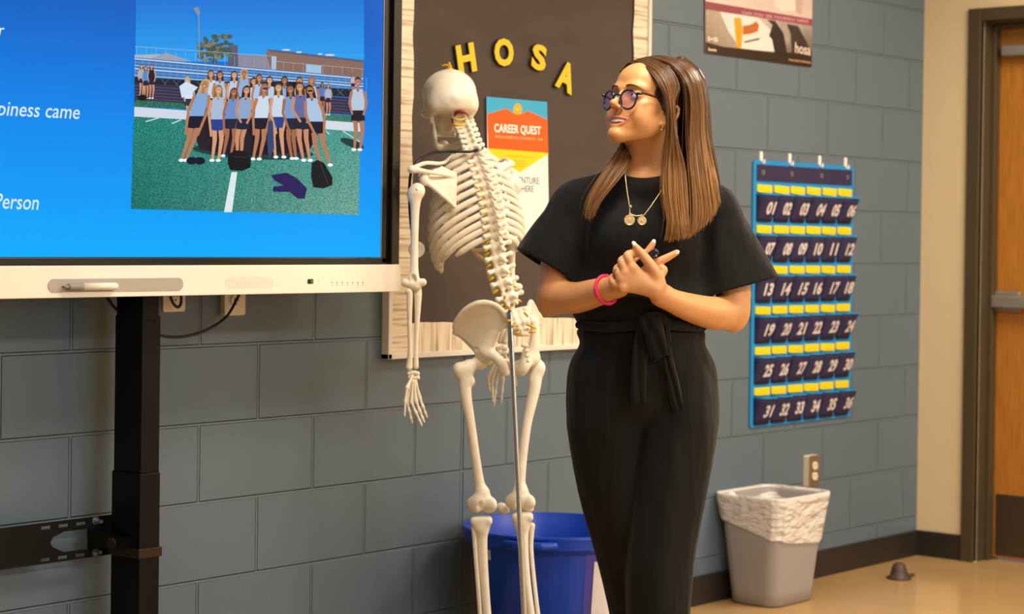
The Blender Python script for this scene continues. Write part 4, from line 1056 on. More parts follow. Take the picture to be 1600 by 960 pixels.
for i in range(24):
    kind = 'C' if i < 7 else 'T' if i < 19 else 'L'
    p = SP3[i]; up = SP3[max(i-1, 0)]-SP3[min(i+1, 23)]; up /= np.linalg.norm(up)
    L_, F_, U_ = T_ax; back = -F_-up*(-F_@up); back /= np.linalg.norm(back); lat = np.cross(back, up)
    Mx = Matrix.Identity(4)
    sc = {'C': 1.18, 'T': 1.12+0.012*(i-7), 'L': 1.22}[kind]
    for r_ in range(3):
        Mx[r_][0] = lat[r_]*sc; Mx[r_][1] = back[r_]*sc; Mx[r_][2] = up[r_]*sc; Mx[r_][3] = p[r_]-sk.location[r_]
    VERT.append((p, lat, back, up))
    o = protos[kind]
    if kind in used: o = copy_part(o, sk); n_ = copy_part(nerves[kind], o); d_ = copy_part(disc[kind], o)
    else: n_ = nerves[kind]; n_.parent = o; d_ = disc[kind]; d_.parent = o
    used.add(kind); o.matrix_basis = Mx
    d_.matrix_basis = Matrix.Translation((0, 0, -{'C': .0068, 'T': .0108, 'L': .0152}[kind]))

# --- rib cage
aw = [.060, .085, .104, .117, .125, .131, .135, .137, .136, .131, .123, .105]
bw = [.042, .060, .074, .084, .092, .098, .102, .104, .104, .101, .098, .093]
pe = [168, 168, 166, 164, 160, 157, 152, 146, 138, 128, 88, 64]
dr_ = [.050, .068, .084, .098, .110, .120, .128, .134, .136, .134, .118, .095]
L_, F_, U_ = T_ax
st_top = VERT[7][0]+F_*0.105-U_*0.045; st_bot = VERT[7][0]+F_*0.168-U_*0.215
def rib_point(i, s, phi):
    V_ = VERT[7+i][0]; a, b = aw[i], bw[i]; C = V_+F_*(b-0.012)
    x = a*math.sin(phi)*(1+0.10*math.sin(2*phi)); y = -b*math.cos(phi)*(1.0 if phi > 0.6 else 1.0)
    dp_ = dr_[i]*0.92*math.sin(min(phi*0.60, math.pi/2))**1.6
    return C+L_*s*x+F_*y-U_*dp_
for s, side in ((1, 'left'), (-1, 'right')):
    for i in range(12):
        ph = np.linspace(math.radians(11), math.radians(pe[i]), 26)
        P_ = np.array([rib_point(i, s, t) for t in ph])
        P_[0] = VERT[7+i][0]+L_*s*0.006-F_*0.002; P_[1] = 0.5*P_[1]+0.5*(VERT[7+i][0]+L_*s*0.020-F_*0.008)
        rr = np.interp(np.linspace(0, 1, 26), [0, .1, .3, .8, 1], [.0036, .0040, .0042, .0046, .0038 if i < 10 else .002])
        V, Fc = tube(P_, rr*.95, 10, flat=2.15, up=U_)
        link_mesh('rib', V, Fc, M_bone, sk, smooth=True)
        if i < 10:
            e_ = P_[-1]; t_i = min(i, 6)
            tgt = st_top+(st_bot-st_top)*((t_i+0.3)/6.9)+L_*s*0.014
            if i >= 7: prev = last_c; tgt = prev[len(prev)//2]
            mid = e_+(P_[-1]-P_[-3])*1.2-U_*(0.004 if i < 5 else 0.008)
            pts = smooth_path([e_, mid*0.6+(e_+tgt)/2*0.4, (mid+tgt)/2+U_*(0.006 if i > 4 else 0), tgt], 12); last_c = pts
            V, Fc = tube(pts, 0.0050, 8, flat=1.2, up=U_); link_mesh('costal_cartilage', V, Fc, M_cart, sk, smooth=True)
f = Field(); f.cap(st_top, st_top-(st_top-st_bot)*0.22, 0.021, 0.016, k=0.006, flat=(F_, 0.3)); f.cap(st_top-(st_top-st_bot)*0.25, st_bot, 0.013, 0.017, k=0.004, flat=(F_, 0.35)); f.cap(st_bot, st_bot-U_*0.03, 0.006, 0.003, flat=(F_, 0.5))
bone('sternum', f)

# --- shoulder girdle
def scapula(sm, im, gl, ac, si, name='scapula'):
    """superior-medial, inferior angle, glenoid, acromion, superior-lateral corners"""
    f = Field(); near = -VF
    plate(f, [sm, (sm+im)/2-VR*0.0-(gl-sm)*0.02, im, im+(gl-im)*0.45+(im-sm)*0.05, gl, si], th=0.0024, cup=0.004)
    f.chain([sm, (sm+im)/2-(gl-sm)*0.02, im], [.0032, .0036, .0048], k=.004)
    f.chain([im, im+(gl-im)*0.5, gl], [.0050, .0046, .0080], k=.005)
    ridge = sm+(im-sm)*0.12
    f.chain([ridge, ridge*0.6+ac*0.4+near*0.008, ridge*0.25+ac*0.75+near*0.012, ac], [.0032, .0050, .0065, .0105], k=.006, n=10)
    f.ell(ac, (.014, .010, .008), k=.008); f.ell(gl, (.011, .014, .018), k=.008)
    f.chain([gl+(si-gl)*0.5, gl+(si-gl)*0.8+VF*0.02, gl+VF*0.035+(ac-gl)*0.4], [.006, .006, .007], k=.005)
    bone(name, f)
Q = lambda x, y, d: K(640+x/4.8, 220+y/4.8, d)
scapula(Q(345, 240, .062), Q(335, 492, .085), Q(105, 290, .115), Q(22, 215, .135), Q(235, 190, .06))
scapula(K(778, 262, -.02), K(793, 318, -.01), K(801, 281, -.10), K(797, 256, -.09), K(790, 250, -.06))
f = Field(); f.chain([Q(28, 205, .125), Q(120, 168, .11), Q(250, 168, .05), Q(330, 110, -.03), st_top+L_*.02+U_*.01], [.007, .0055, .005, .0055, .009], k=.004, n=18); bone('clavicle', f)
f = Field(); f.chain([K(797, 258, -.10), K(792, 250, -.12), K(775, 252, -.14), st_top-L_*.02+U_*.01], [.007, .0055, .005, .009], k=.004, n=18); bone('clavicle', f)

# --- arms
def humerus(h, e, out, dep):
    """head, elbow centre, outward direction"""
    f = Field(); d = (e-h)/np.linalg.norm(e-h)
    f.ell(h, .0205, k=.01); f.ell(h+out*.012+d*.012, (.014, .014, .018), k=.008)
    f.chain([h+d*.01+out*.004, h+d*.055+out*.004, (h+e)/2+out*.002, e-d*.05, e-d*.02], [.0185, .0115, .0098, .0105, .0150], k=.01, n=14)
    f.chain([e-out*.024-d*.008, e, e+out*.022-d*.006], [.0105, .0115, .0110], k=.006); f.ell(e-out*.008+d*.004, (.013, .012, .011), k=.004)
    f.ell(e-d*.018-VF*.010, (.008, .006, .010), k=.004, op='s')
    bone('humerus', f)
H = K(652, 298, .15); E = K(646, 446, .165); humerus(H, E, -VR, 1)
g = Geo(); g.add(*ball(H-VF*.0185+VZ*.002, (.0045, .0045, .0045), 10, 6)); g.build('shoulder_screw', M_chrome, sk, smooth=True)
f = Field(); f.chain([K(639, 456, .165), K(640, 462, .165), K(640, 500, .167), K(641, 545, .17), K(640, 566, .17), K(639, 574, .17)], [.0105, .0088, .0062, .0062, .0085, .0098], k=.005, n=16); bone('radius', f)
f = Field(); f.chain([K(652, 452, .152), K(653, 462, .158), K(652, 500, .160), K(650, 545, .165), K(650, 566, .165), K(650, 573, .165)], [.0118, .0105, .0068, .0054, .0068, .0072], k=.005, n=16); bone('ulna', f)
def hand_bones(wrist, knuck, tips, thumb, dz, r=.0042):
    hd = Field()
    wc = np.array(wrist)
    for i, q in enumerate(((-.012, 0), (-.004, .002), (.004, .002), (.011, 0), (-.010, -.011), (-.003, -.012), (.005, -.012), (.012, -.011))):
        hd.ell(wc+VR*q[0]+VZ*q[1], (.0058, .0058, .0062), k=.002)
    bone('wrist_bones', hd, .0018)
    for kn, tip, mid in zip(knuck, tips, (None,)*4):
        a = wc+(kn-wc)*0.28; f_ = Field()
        f_.chain([a, a+(kn-a)*.5, kn], [.0052, .0034, .0054], k=.002)
        m1 = kn+(tip-kn)*.46-VF*.004; m2 = kn+(tip-kn)*.78-VF*.003
        f_.chain([kn, kn+(m1-kn)*.5, m1], [.0050, .0031, .0046], k=.0015); f_.chain([m1, (m1+m2)/2, m2], [.0043, .0028, .0038], k=.0015); f_.chain([m2, tip], [.0035, .0026], k=.0015)
        bone('finger_bones', f_, .0017)
    f_ = Field(); f_.chain([wc-VR*0+(thumb[0]-wc)*.2, (wc+thumb[0])/2, thumb[0]], [.0055, .0040, .0056], k=.002); f_.chain([thumb[0], (thumb[0]+thumb[1])/2, thumb[1]], [.0050, .0034, .0044], k=.002); f_.chain([thumb[1], thumb[2]], [.0040, .0028], k=.002)
    bone('thumb_bones', f_, .0017)
hand_bones(K(646, 584, .17), [K(636, 627, .175), K(643, 629, .18), K(650, 627, .178), K(656, 622, .17)], [K(644, 661, .18), K(659, 665, .185), K(663, 660, .18), K(667, 652, .17)],
           (K(636, 606, .19), K(633, 628, .195), K(632, 650, .195)), 1)
H2 = K(801, 284, -.11); E2 = K(798, 452, -.13); humerus(H2, E2, VR, 1)
f = Field(); f.chain([K(801, 458, -.13), K(798, 500, -.12), K(789, 534, -.11)], [.0100, .0062, .0090], k=.005, n=12); bone('radius', f)
f = Field(); f.chain([K(793, 456, -.14), K(789, 500, -.13), K(781, 534, -.12)], [.0110, .0062, .0070], k=.005, n=12); bone('ulna', f)
hand_bones(K(784, 545, -.11), [K(763, 590, -.10), K(769, 595, -.105), K(776, 596, -.11), K(786, 594, -.11)], [K(765, 612, -.1), K(770, 628, -.1), K(772, 634, -.105), K(783, 630, -.11)],
           (K(797, 570, -.12), K(804, 590, -.12), K(807, 603, -.12)), 1)

# --- pelvis
Pq = lambda x, y, d: K(690+x/4.8, 440+y/4.8, d)
f = Field()
il = [Pq(92, 350, .03), Pq(110, 288, .045), Pq(180, 205, .065), Pq(270, 158, .075), Pq(365, 160, .075), Pq(440, 205, .07), Pq(485, 265, .065), Pq(492, 345, .05), Pq(400, 385, .04), Pq(345, 440, .03), Pq(300, 500, .03), Pq(235, 490, .02), Pq(150, 410, .015), Pq(95, 385, .02)]
plate(f, il, th=.0042, rnd=.003, cup=-.008)
f.chain(il[0:7], [.005, .0052, .0058, .006, .0062, .007, .009], k=.006, n=20)
f.chain([Pq(95, 385, .02), Pq(150, 415, .012), Pq(240, 495, .012), Pq(300, 550, .02)], [.006, .0058, .0085, .013], k=.006, n=12)
f.chain([Pq(400, 400, .04), Pq(360, 470, .035), Pq(335, 530, .03)], [.010, .014, .020], k=.012)
f.ell(Pq(318, 580, .01), (.024, .024, .024), k=.012)
f.ell(Pq(296, 615, .012), (.0200, .020, .020), k=.004, op='s')
f.chain([Pq(350, 540, .03), Pq(405, 570, .045), Pq(455, 625, .05), Pq(465, 668, .045)], [.017, .014, .0135, .0150], k=.010, n=10)
f.chain([Pq(460, 670, .045), Pq(480, 690, .0), Pq(520, 680, -.06), Pq(545, 650, -.10)], [.011, .007, .0065, .010], k=.006, n=10)
f.chain([Pq(330, 580, -.0), Pq(400, 590, -.06), Pq(480, 600, -.10), Pq(540, 625, -.115)], [.013, .009, .008, .011], k=.008, n=10)
f.ell(Pq(358, 278, .078), (.0026,)*3, k=0.001, op='s'); f.ell(Pq(408, 342, .074), (.0028,)*3, k=0.001, op='s')
bone('hip_bone', f, .0026, relax=1)
f = Field()
ir = [Pq(650, 240, .0), Pq(652, 190, -.02), Pq(670, 150, -.04), Pq(700, 200, -.08), Pq(745, 275, -.11), Pq(735, 330, -.12), Pq(700, 330, -.08), Pq(660, 300, -.03)]
plate(f, ir, th=.0042, rnd=.003)
f.chain(ir[:5], [.007, .006, .006, .006, .006], k=.006, n=14)
f.chain([Pq(690, 300, -.05), Pq(700, 400, -.05), Pq(690, 500, -.05), Pq(660, 560, -.05)], [.014, .013, .017, .019], k=.010, n=10)
f.ell(Pq(672, 575, -.06), (.026,)*3, k=.01)
f.chain([Pq(655, 560, -.05), Pq(630, 620, -.03), Pq(600, 670, -.03), Pq(572, 680, -.05)], [.018, .016, .015, .012], k=.01, n=10)
f.chain([Pq(572, 680, -.05), Pq(560, 655, -.10)], [.010, .009], k=.006); f.chain([Pq(655, 560, -.08), Pq(600, 600, -.11), Pq(555, 630, -.115)], [.012, .008, .011], k=.008)
bone('hip_bone', f, .0026, relax=1)
f = Field()
S0, S1, S2 = K(801, 490, .03), K(816, 522, .05), K(822, 550, .035)
for t, rw in zip(np.linspace(0, 1, 5), (.044, .040, .034, .026, .018)):
    c = S0*(1-t)+S1*t+VF*(-.012*math.sin(t*3.1)); f.cap(c-VR*rw*.8-VZ*.006*(1-t), c+VR*rw*.8+VZ*.010*(1-t), .0105-.003*t, None, k=.008)
    f.ell(c-VF*.012, (.007, .007, .008), k=.006)
    for s_ in (-1, 1): f.ell(c+VR*s_*rw*.5-VF*.008, (.005, .005, .006), k=.005); f.ell(c+VR*s_*rw*.62-VF*.010+VZ*.011, (.0038,)*3, k=.003, op='s')
bone('sacrum', f, .0022)
f = Field()
for i, r_ in enumerate((.010, .0085, .007, .0055)): f.ell(S2+(S2-S1)*(-.35+.28*i)-VF*0.004, (r_*1.2, r_, .0062), k=.003)
bone('coccyx', f, .002)
g = Geo()
for x, y, x2, y2 in ((485, 305, 525, 292), (515, 350, 565, 325), (550, 400, 585, 378), (620, 235, 645, 262), (640, 325, 705, 355), (655, 385, 705, 378), (495, 190, 515, 205), (470, 130, 480, 105)):
    g.add(*tube([Pq(x, y, .075), Pq((x+x2)/2, (y+y2)/2-4, .085), Pq(x2, y2, .075)], [.0026, .0036, .0024], 8, n=6))
g.build('sacral_nerve', M_nerve, sk, smooth=True)

# --- legs
def femur(hd, tr, shaft, kc, s):
    """head, trochanter, shaft points, knee centre; s = outward sign in VR"""
    f = Field(); f.ell(hd, .0215, k=.006); f.cap(hd, tr*0.45+hd*0.55, .014, .0145, k=.008)
    f.chain([hd*0.4+tr*0.6, tr], [.0165, .0150], k=.010); f.ell(tr-VZ*.004, (.0155, .016, .022), k=.008)
    low = shaft[0]; f.chain([tr*0.65+hd*0.35-VZ*.012]+list(shaft)+[kc+VZ*.030], [.0205]+[.0165, .0125, .0122, .0138]+[.0210], k=.012, n=22)
    f.ell(tr*0.4+hd*0.6-VZ*.045-VF*.01, (.010, .009, .012), k=.009)
    for q in (-1, 1): f.ell(kc+VR*q*.0185-VF*.006-VZ*.002, (.0165, .027, .0225), k=.008)
    f.ell(kc+VZ*.010, (.029, .020, .020), k=.012)
    f.ell(kc-VF*.030-VZ*.006, (.0065, .014, .016), k=.006, op='s')
    bone('femur', f, .0026)
FQ = lambda x, y, d: K(620+x/1.846, 440+y/1.846, d)
femur(K(751, 566, .01), K(717, 577, .03), [K(727, 612, .03), K(735, 660, .035), K(743, 715, .035), K(749, 755, .03)], K(753, 787, .03), -1)
femur(K(828, 562, -.075), K(842, 574, -.07), [K(835, 608, -.06), K(824, 660, -.045), K(817, 712, -.035), K(813, 752, -.03)], K(813, 783, -.03), 1)
def tibia(c, shaft, end, s):
    f = Field(); f.slab(c, (.030, .022, .012), .011, k=.008, R=np.stack((VR, VF, VZ), 1)); f.ell(c-VZ*.018, (.024, .019, .022), k=.012)
    f.chain([c-VZ*.02]+shaft+[end+VZ*.02, end], [.020, .0145, .0128, .0115, .0125, .0175][:len(shaft)+3], k=.012, n=18)
    f.ell(end-VR*s*.016-VZ*.010, (.008, .010, .012), k=.006)
    bone('tibia', f, .0026)
TE1, TE2 = K(768, 1036, .03), K(838, 1030, -.03)
tibia(K(752, 814, .03), [K(753, 850, .03), K(756, 900, .03), K(761, 960, .03)], TE1, -1)
tibia(K(816, 808, -.03), [K(817, 846, -.03), K(821, 900, -.03), K(829, 960, -.03)], TE2, 1)
for a, c in (([K(741, 824, .035), K(741, 836, .04), K(744, 880, .04), K(750, 960, .04), K(755, 1044, .035)], 0), ([K(831, 822, -.06), K(830, 860, -.06), K(838, 940, -.05), K(850, 1038, -.045)], 1)):
    f = Field(); f.chain(a, [.0095, .0065, .0060, .0060, .0095][:len(a)] if len(a) == 5 else [.009, .006, .006, .009], k=.004, n=16); bone('fibula', f, .0024)
for c in (K(786, 795, -.06), K(824, 792, -.115)):
    f = Field(); f.ell(c, (.020, .010, .014), k=.004, R=np.stack((VR*.8-VZ*.6, VF, VZ*.8+VR*.6), 1)); bone('patella', f)
for e_, s in ((TE1, 1), (TE2, -1)):
    f = Field(); d_ = (VF*.80-VR*.55); d_ /= np.linalg.norm(d_); q_l = np.cross(VZ, d_)
    b0 = np.array((e_[0], e_[1], e_[2]-.035)); f.ell(b0+VZ*.008, (.020, .020, .016), k=.006); f.cap(b0-VZ*.010, b0-d_*.045-VZ*.018, .016, .017, k=.01)
    f.cap(b0, b0+d_*.055-VZ*.008, .016, .014, k=.01); bone('ankle_bones', f, .0028)
    for i in range(5):
        sp_ = (i-2)*.013; a = b0+d_*.065+q_l*sp_*.8-VZ*.012; m = b0+d_*.125+q_l*sp_*1.2-VZ*.028; t_ = b0+d_*(.168-.006*abs(i-1))+q_l*sp_*1.25-VZ*.032
        f = Field(); f.chain([a, (a+m)/2, m], [.0075, .0045, .0068], k=.003); f.chain([m, (m+t_)/2, t_], [.006, .0038, .0042], k=.002); bone('toe_bones', f, .0024)

# --- skull
cr = K(703, 149, -.02); Ls, Fs, Us = body_axes(13, 1)
xf = lambda V: cr+V[:, 0:1]*Ls+V[:, 1:2]*Fs+V[:, 2:3]*Us
f = Field()
f.ell((0, .004, .006), (.0725, .090, .0655), k=.01); f.ell((0, -.048, -.012), (.060, .042, .046), k=.02); f.ell((0, .05, -.005), (.056, .045, .052), k=.02)
f.ell((0, -.084, -.012), (.010, .008, .008), k=.014)
for s in (-1, 1):
    f.ell((s*.045, -.02, -.03), (.028, .045, .030), k=.02)
    f.cap((s*.056, -.012, -.045), (s*.051, -.004, -.072), .012, .0075, k=.008)
    f.chain([(s*.062, .004, -.046), (s*.0705, .026, -.046), (s*.070, .048, -.048), (s*.058, .070, -.046)], [.0050, .0040, .0045, .0080], k=.004, n=12)
    f.ell((s*.050, .076, -.046), (.014, .011, .014), k=.008); f.cap((s*.052, .076, -.040), (s*.052, .078, -.010), .0065, .0065, k=.006)
    f.ell((s*.031, .094, -.026), (.018, .022, .0165), k=.004, op='s')
    f.cap((s*.012, .094, .000), (s*.046, .082, .001), .0065, .006, k=.006)
f.ell((0, .078, -.062), (.030, .022, .030), k=.012); f.ell((0, .048, -.072), (.027, .030, .032), k=.012); f.cap((0, .09, -.015), (0, .102, -.032), .005, .005, k=.005)
f.ell((0, .102, -.048), (.011, .014, .015), k=.003, op='s')
f.fn(lambda P: np.maximum(np.maximum(P[..., 2]+.052, -P[..., 2]-.12), np.maximum(np.abs(P[..., 0])-.046, P[..., 1]-.045)), (-.046, -.1, -.12), (.046, .045, -.052), .012, 's')
bone_skull = field_obj('skull', f, .0026, M_bone, sk, xf=xf, relax=1)
f = Field()
for s in (-1, 1):
    f.chain([(s*.050, .010, -.052), (s*.046, .006, -.080), (s*.041, .008, -.112), (s*.036, .030, -.128), (s*.021, .062, -.138), (0, .078, -.140)], [.0075, .0095, .0110, .0100, .0095, .0110], k=.006, n=16, flat=(( 1, 0, 0), .62))
    f.chain([(s*.051, .022, -.058), (s*.050, .026, -.090)], [.006, .009], k=.01, flat=((1, 0, 0), .5))
f.ell((0, .090, -.130), (.014, .010, .011), k=.008)
mand = field_obj('mandible', f, .0022, M_bone, bone_skull, xf=xf)
g = Geo()
for i in range(14):
    a = math.radians(-78+12*i); 
    for zt in (-.093, -.104): V, Fc = ball((.027*math.sin(a), .062+.030*math.cos(a), zt), (.0042, .004, .0062), 8, 6); g.add(xf(V), Fc)
g.build('skull_teeth', material('skull_teeth', 'f0ead8', 0.3), bone_skull, smooth=True)
g = Geo(); g.add(*tube([K(710, 181, .03), K(714, 176, .05), K(722, 174.5, .055), K(729, 178, .045)], [.0035, .0045, .005, .003], 8, n=10)); g.add(*tube([K(706, 186, .03), K(708, 192, .035)], [.003, .0025], 8)); g.build('vertebral_artery', M_red, bone_skull, smooth=True)
g = Geo()
for y, w_ in ((186, 9), (194, 10)): g.add(*tube([K(716-w_, y-1, .025), K(716-w_*.5, y+1.5, .05), K(716+w_*.5, y+1.5, .052), K(718+w_, y-1, .035)], [.002, .0032, .0032, .002], 8, n=8))
g.build('neck_nerves', M_nerve, sk, smooth=True)
t0 = cr+Us*.0700
g = Geo(); g.add(*lathe([(.010, -.003), (.010, .003), (.006, .005), (.005, .012), (0, .013)], t0, 12)); g.add(*tube([t0+VZ*.009-VR*.0, t0+VZ*.013-VR*.010, t0+VZ*.010-VR*.022], [.0032, .003, .002], 8, n=8)); g.add(*tube([t0+VZ*.012, t0+VZ*.020-VR*.003], [.004, .003], 8))
g.build('skull_hook', material('brass_hook', 'd8a91c', 0.35, metal=0.3), bone_skull, smooth=True)
# --- stand
pt, pb = K(797, 505, .075), K(819, 960, .085); d_ = (pb-pt)/np.linalg.norm(pb-pt); pf = pt+d_*((0.045-pt[2])/d_[2])
pj_ = pt+d_*.055
g = Geo(); g.add(*tube([pt-d_*.03, pj_], .0086, 16)); g.add(*tube([pj_, pf], .0074, 16)); o = g.build('stand_pole', M_chrome, sk, smooth=False, auto=40)
g = Geo(); g.add(*tube([pt-d_*.03, S0+VF*.01], .006, 10)); g.add(*lathe([(0, -.012), (.010, -.012), (.010, .006), (0, .006)], pj_, 14, -d_)); g.build('pole_clamp', M_chrome, sk, auto=40)
sb = Geo()
for a in np.linspace(0, 2*math.pi, 5, endpoint=False)+.3:
    e_ = pf+np.array((math.cos(a)*.20, math.sin(a)*.20, .01)); sb.add(*tube([pf+VZ*.03, pf+(e_-pf)*.5+VZ*.022, e_], [.013, .011, .008], 8, n=8))
stb = sb.build('stand_base', M_black, sk, smooth=True)
for a in np.linspace(0, 2*math.pi, 5, endpoint=False)+.3:
    e_ = pf+np.array((math.cos(a)*.20, math.sin(a)*.20, 0)); e_[2] = .025
    g = Geo(); g.add(*lathe([(0, -.012), (.025, -.012), (.025, .012), (0, .012)], e_, 16, (math.sin(a), -math.cos(a), 0))); g.build('caster', M_black, stb)

# --- stethoscope draped round the neck
ste = empty('stethoscope', K(660, 240, .1), 'black stethoscope tube draped round the skeleton neck with a silver chest piece', 'stethoscope')
M_tube = material('black_rubber_tube', '0e0d10', 0.25)
V, Fc = tube([K(756, 231, -.02), K(748, 234, .03), K(735, 237, .05), K(716, 237, .055), K(690, 237, .06), K(668, 242, .09), K(652, 253, .115), K(643, 268, .125), K(640, 290, .125), K(640, 320, .12), K(642, 350, .11), K(645, 368, .105), K(648, 384, .10)], .0040, 10, n=60)
Geo().add(V, Fc).build('rubber_tube', M_tube, ste, smooth=True)
V, Fc = tube([K(756, 231, -.02), K(752, 240, -.07), K(745, 250, -.12), K(738, 262, -.15)], .0040, 10, n=20); Geo().add(V, Fc).build('ear_tube', M_tube, ste, smooth=True)
c = K(651, 390, .098); n_ = -VF+VR*.25-VZ*.1; n_ /= np.linalg.norm(n_)
V, Fc = lathe([(0, -.004), (.0215, -.004), (.0225, 0), (.0215, .005), (.013, .006), (.012, .0045), (0, .0045)], c, 28, n_); Geo().add(V, Fc).build('chest_piece', material('satin_steel', 'e8e4da', 0.3, metal=0.55), ste, auto=35)
# ------------------------------------------------------------------ the woman
WD = 4.77
def S(px, py, dy=0.0): return at_depth(px, py, WD-dy)
def Hd(x, y, dy): return S(900+x/6.0, 360+y/6.0, dy)             # finer grid over the hands
NR = -VF                                                          # towards the viewer
wf = S(1012, 700, 0.0); wo = empty('person', (wf[0], wf[1], 0), 'woman with long brown hair and glasses in black blouse and trousers, smiling with hands clasped', 'person')
M_skin = material('skin', 'c98d63', 0.42, sss=0.12, attr=True, noise=0.05, nscale=60, bump=0.0003, bscale=500)
M_cloth = material('black_crepe', '0b0b0c', 0.78, spec=0.25, sheen=0.10, bump=0.035, bscale=6, stretch=(1.3, 1.3, 0.5))
M_trou = material('black_trouser_cloth', '0c0b0b', 0.75, spec=0.25, sheen=0.08, bump=0.035, bscale=5, stretch=(1.6, 1.6, 0.35))
def cloth_fine(m):
    nt = m.node_tree; b = nt.nodes['Principled BSDF']; bp0 = b.inputs['Normal'].links[0].from_node
    n = nt.nodes.new('ShaderNodeTexNoise'); n.inputs['Scale'].default_value = 900; tc = nt.nodes.new('ShaderNodeTexCoord'); nt.links.new(tc.outputs['Object'], n.inputs['Vector'])
    b2 = nt.nodes.new('ShaderNodeBump'); b2.inputs['Distance'].default_value = 0.0004; nt.links.new(n.outputs['Fac'], b2.inputs['Height']); nt.links.new(bp0.outputs[0], b2.inputs['Normal']); nt.links.new(b2.outputs[0], b.inputs['Normal'])
cloth_fine(M_cloth); cloth_fine(M_trou)

# --- head frame: x to her left, y where she looks, z up
hy, hp, hr = math.radians(47), math.radians(14), math.radians(0)
_hf = NR*math.cos(hy)-VR*math.sin(hy); _hl = VR*math.cos(hy)+NR*math.sin(hy); _hu = VZ
HF = _hf*math.cos(hp)+_hu*math.sin(hp); HU = _hu*math.cos(hp)-_hf*math.sin(hp); HL = _hl
HR = np.stack((HL, HF, HU), 1); HC = S(1011, 164, 0.02)
def hl(x, y, z): return HC+HL*x+HF*y+HU*z
def hpts(L): return [hl(*p) for p in L]
B = Field()
def E_(c, r, k=.01, op='u'): B.ell(hl(*c), r, k, HR, op)
def C_(P, r, k=.01, op='u', flat=None, n=None): B.chain(hpts(P), r, k, op, None if flat is None else (HR@np.array(flat[0], float), flat[1]), n)
E_((0, -.015, .025), (.072, .090, .083)); E_((0, .028, -.028), (.058, .060, .076), .02); E_((0, .040, .040), (.056, .048, .048), .02)
for s in (-1, 1):
    E_((s*.044, .046, -.026), (.020, .024, .020), .02); E_((s*.037, .064, -.046), (.017, .016, .017), .016)
    C_([(s*.057, .000, -.048), (s*.049, .022, -.072), (s*.024, .056, -.090), (0, .076, -.098)], [.0135, .0135, .013, .013], .022, n=9)
    E_((s*.041, .046, -.058), (.020, .024, .022), .024)
E_((0, .0905, -.0985), (.0165, .0118, .0118), .018); E_((0, .072, -.068), (.030, .0225, .024), .014)
C_([(0, .086, .012), (0, .0955, -.008), (0, .1095, -.029)], [.0055, .0058, .0072], .010, n=6); E_((0, .1125, -.0300), (.0072, .0072, .0066), .009)
for s in (-1, 1):
    E_((s*.0098, .0990, -.0362), (.0056, .0085, .0052), .007)
    C_([(s*.013, .0845, .016), (s*.030, .0825, .020), (s*.047, .068, .017)], [.0050, .0052, .0050], .018, n=6)
    E_((s*.032, .093, -.002), (.0165, .0095, .0105), .012, 's')
    E_((s*.031, .0735, -.002), (.0165, .0130, .0118), .006)
    E_((s*.031, .0880, -.002), (.0125, .0080, .0052), .002, 's')
    E_((s*.0052, .1065, -.0412), (.0026, .0038, .0024), .0015, 's')
smile = [(-.0275, .0835, -.0625), (-.015, .0935, -.0690), (0, .0970, -.0705), (.015, .0935, -.0690), (.0275, .0835, -.0625)]
C_(smile, [.0008, .0054, .0076, .0054, .0008], .001, 's', n=13)
ulip = [(-.0295, .0830, -.0618), (-.016, .0925, -.0605), (-.005, .0972, -.0598), (0, .0970, -.0608), (.005, .0972, -.0598), (.016, .0925, -.0605), (.0295, .0830, -.0618)]
llip = [(-.0295, .0825, -.0628), (-.016, .0910, -.0772), (0, .0955, -.0805), (.016, .0910, -.0772), (.0295, .0825, -.0628)]
C_(ulip, [.0014, .0030, .0034, .0032, .0034, .0030, .0014], .003, n=15); C_(llip, [.0014, .0036, .0046, .0036, .0014], .003, n=13)
for s in (-1, 1):                                                # ears
    t = np.linspace(-2.2, 1.9, 9); C_([(s*(.0745+.006*math.cos(a*.5)), -.010-.013*math.cos(a)*.95-.026*math.sin(-a)*.5, -.028+.030*math.sin(-a)*.9-.013*math.cos(a)*.3) for a in t], [.0036]*9, .004)
    E_((s*.072, -.008, -.028), (.006, .013, .022), .006); E_((s*.0745, .013, -.055), (.0048, .0068, .0082), .005)
# neck, shoulders, chest core
B.chain([hl(0, -.020, -.055), S(1008, 236, .0), S(1006, 268, .0), S(1004, 300, -.005)], [.054, .048, .050, .070], .025, n=8)
B.chain([S(1004, 296, 0), S(950, 306, 0), S(896, 322, -.01)], [.055, .046, .040], .03); B.chain([S(1004, 296, 0), S(1066, 306, 0), S(1122, 330, -.01)], [.055, .046, .042], .03)
B.chain([S(1003, 372, 0), S(1002, 420, 0), S(1000, 480, 0), S(1003, 570, -.01)], [.115, .122, .112, .125], .04, flat=(VF, .62))
B.chain([S(955, 590, -.01), S(960, 680, -.01)], [.085, .078], .03); B.chain([S(1050, 590, .0), S(1048, 680, .01)], [.085, .078], .03)
# arms
B.chain([S(896, 322, -.01), S(876, 392, -.012), S(866, 448, .005), S(872, 464, .012)], [.042, .041, .041, .040], .012, n=8)
B.chain([S(868, 462, .012), S(898, 466, .055), S(930, 458, .10), S(953, 451, .135), S(966, 447, .15)], [.0405, .0375, .0335, .0275, .0250], .014, n=12)
B.chain([S(1122, 330, -.01), S(1138, 400, -.015), S(1146, 455, -.005), S(1143, 484, .005)], [.044, .043, .0425, .0405], .012, n=8)
B.chain([S(1144, 486, .005), S(1118, 490, .05), S(1082, 482, .10), S(1052, 471, .145), S(1033, 461, .165)], [.0405, .0400, .0340, .0275, .0250], .014, n=12)
B.ell(S(1146, 503, -.002), (.020,)*3, .03); B.ell(S(854, 480, .0), (.018,)*3, .03)
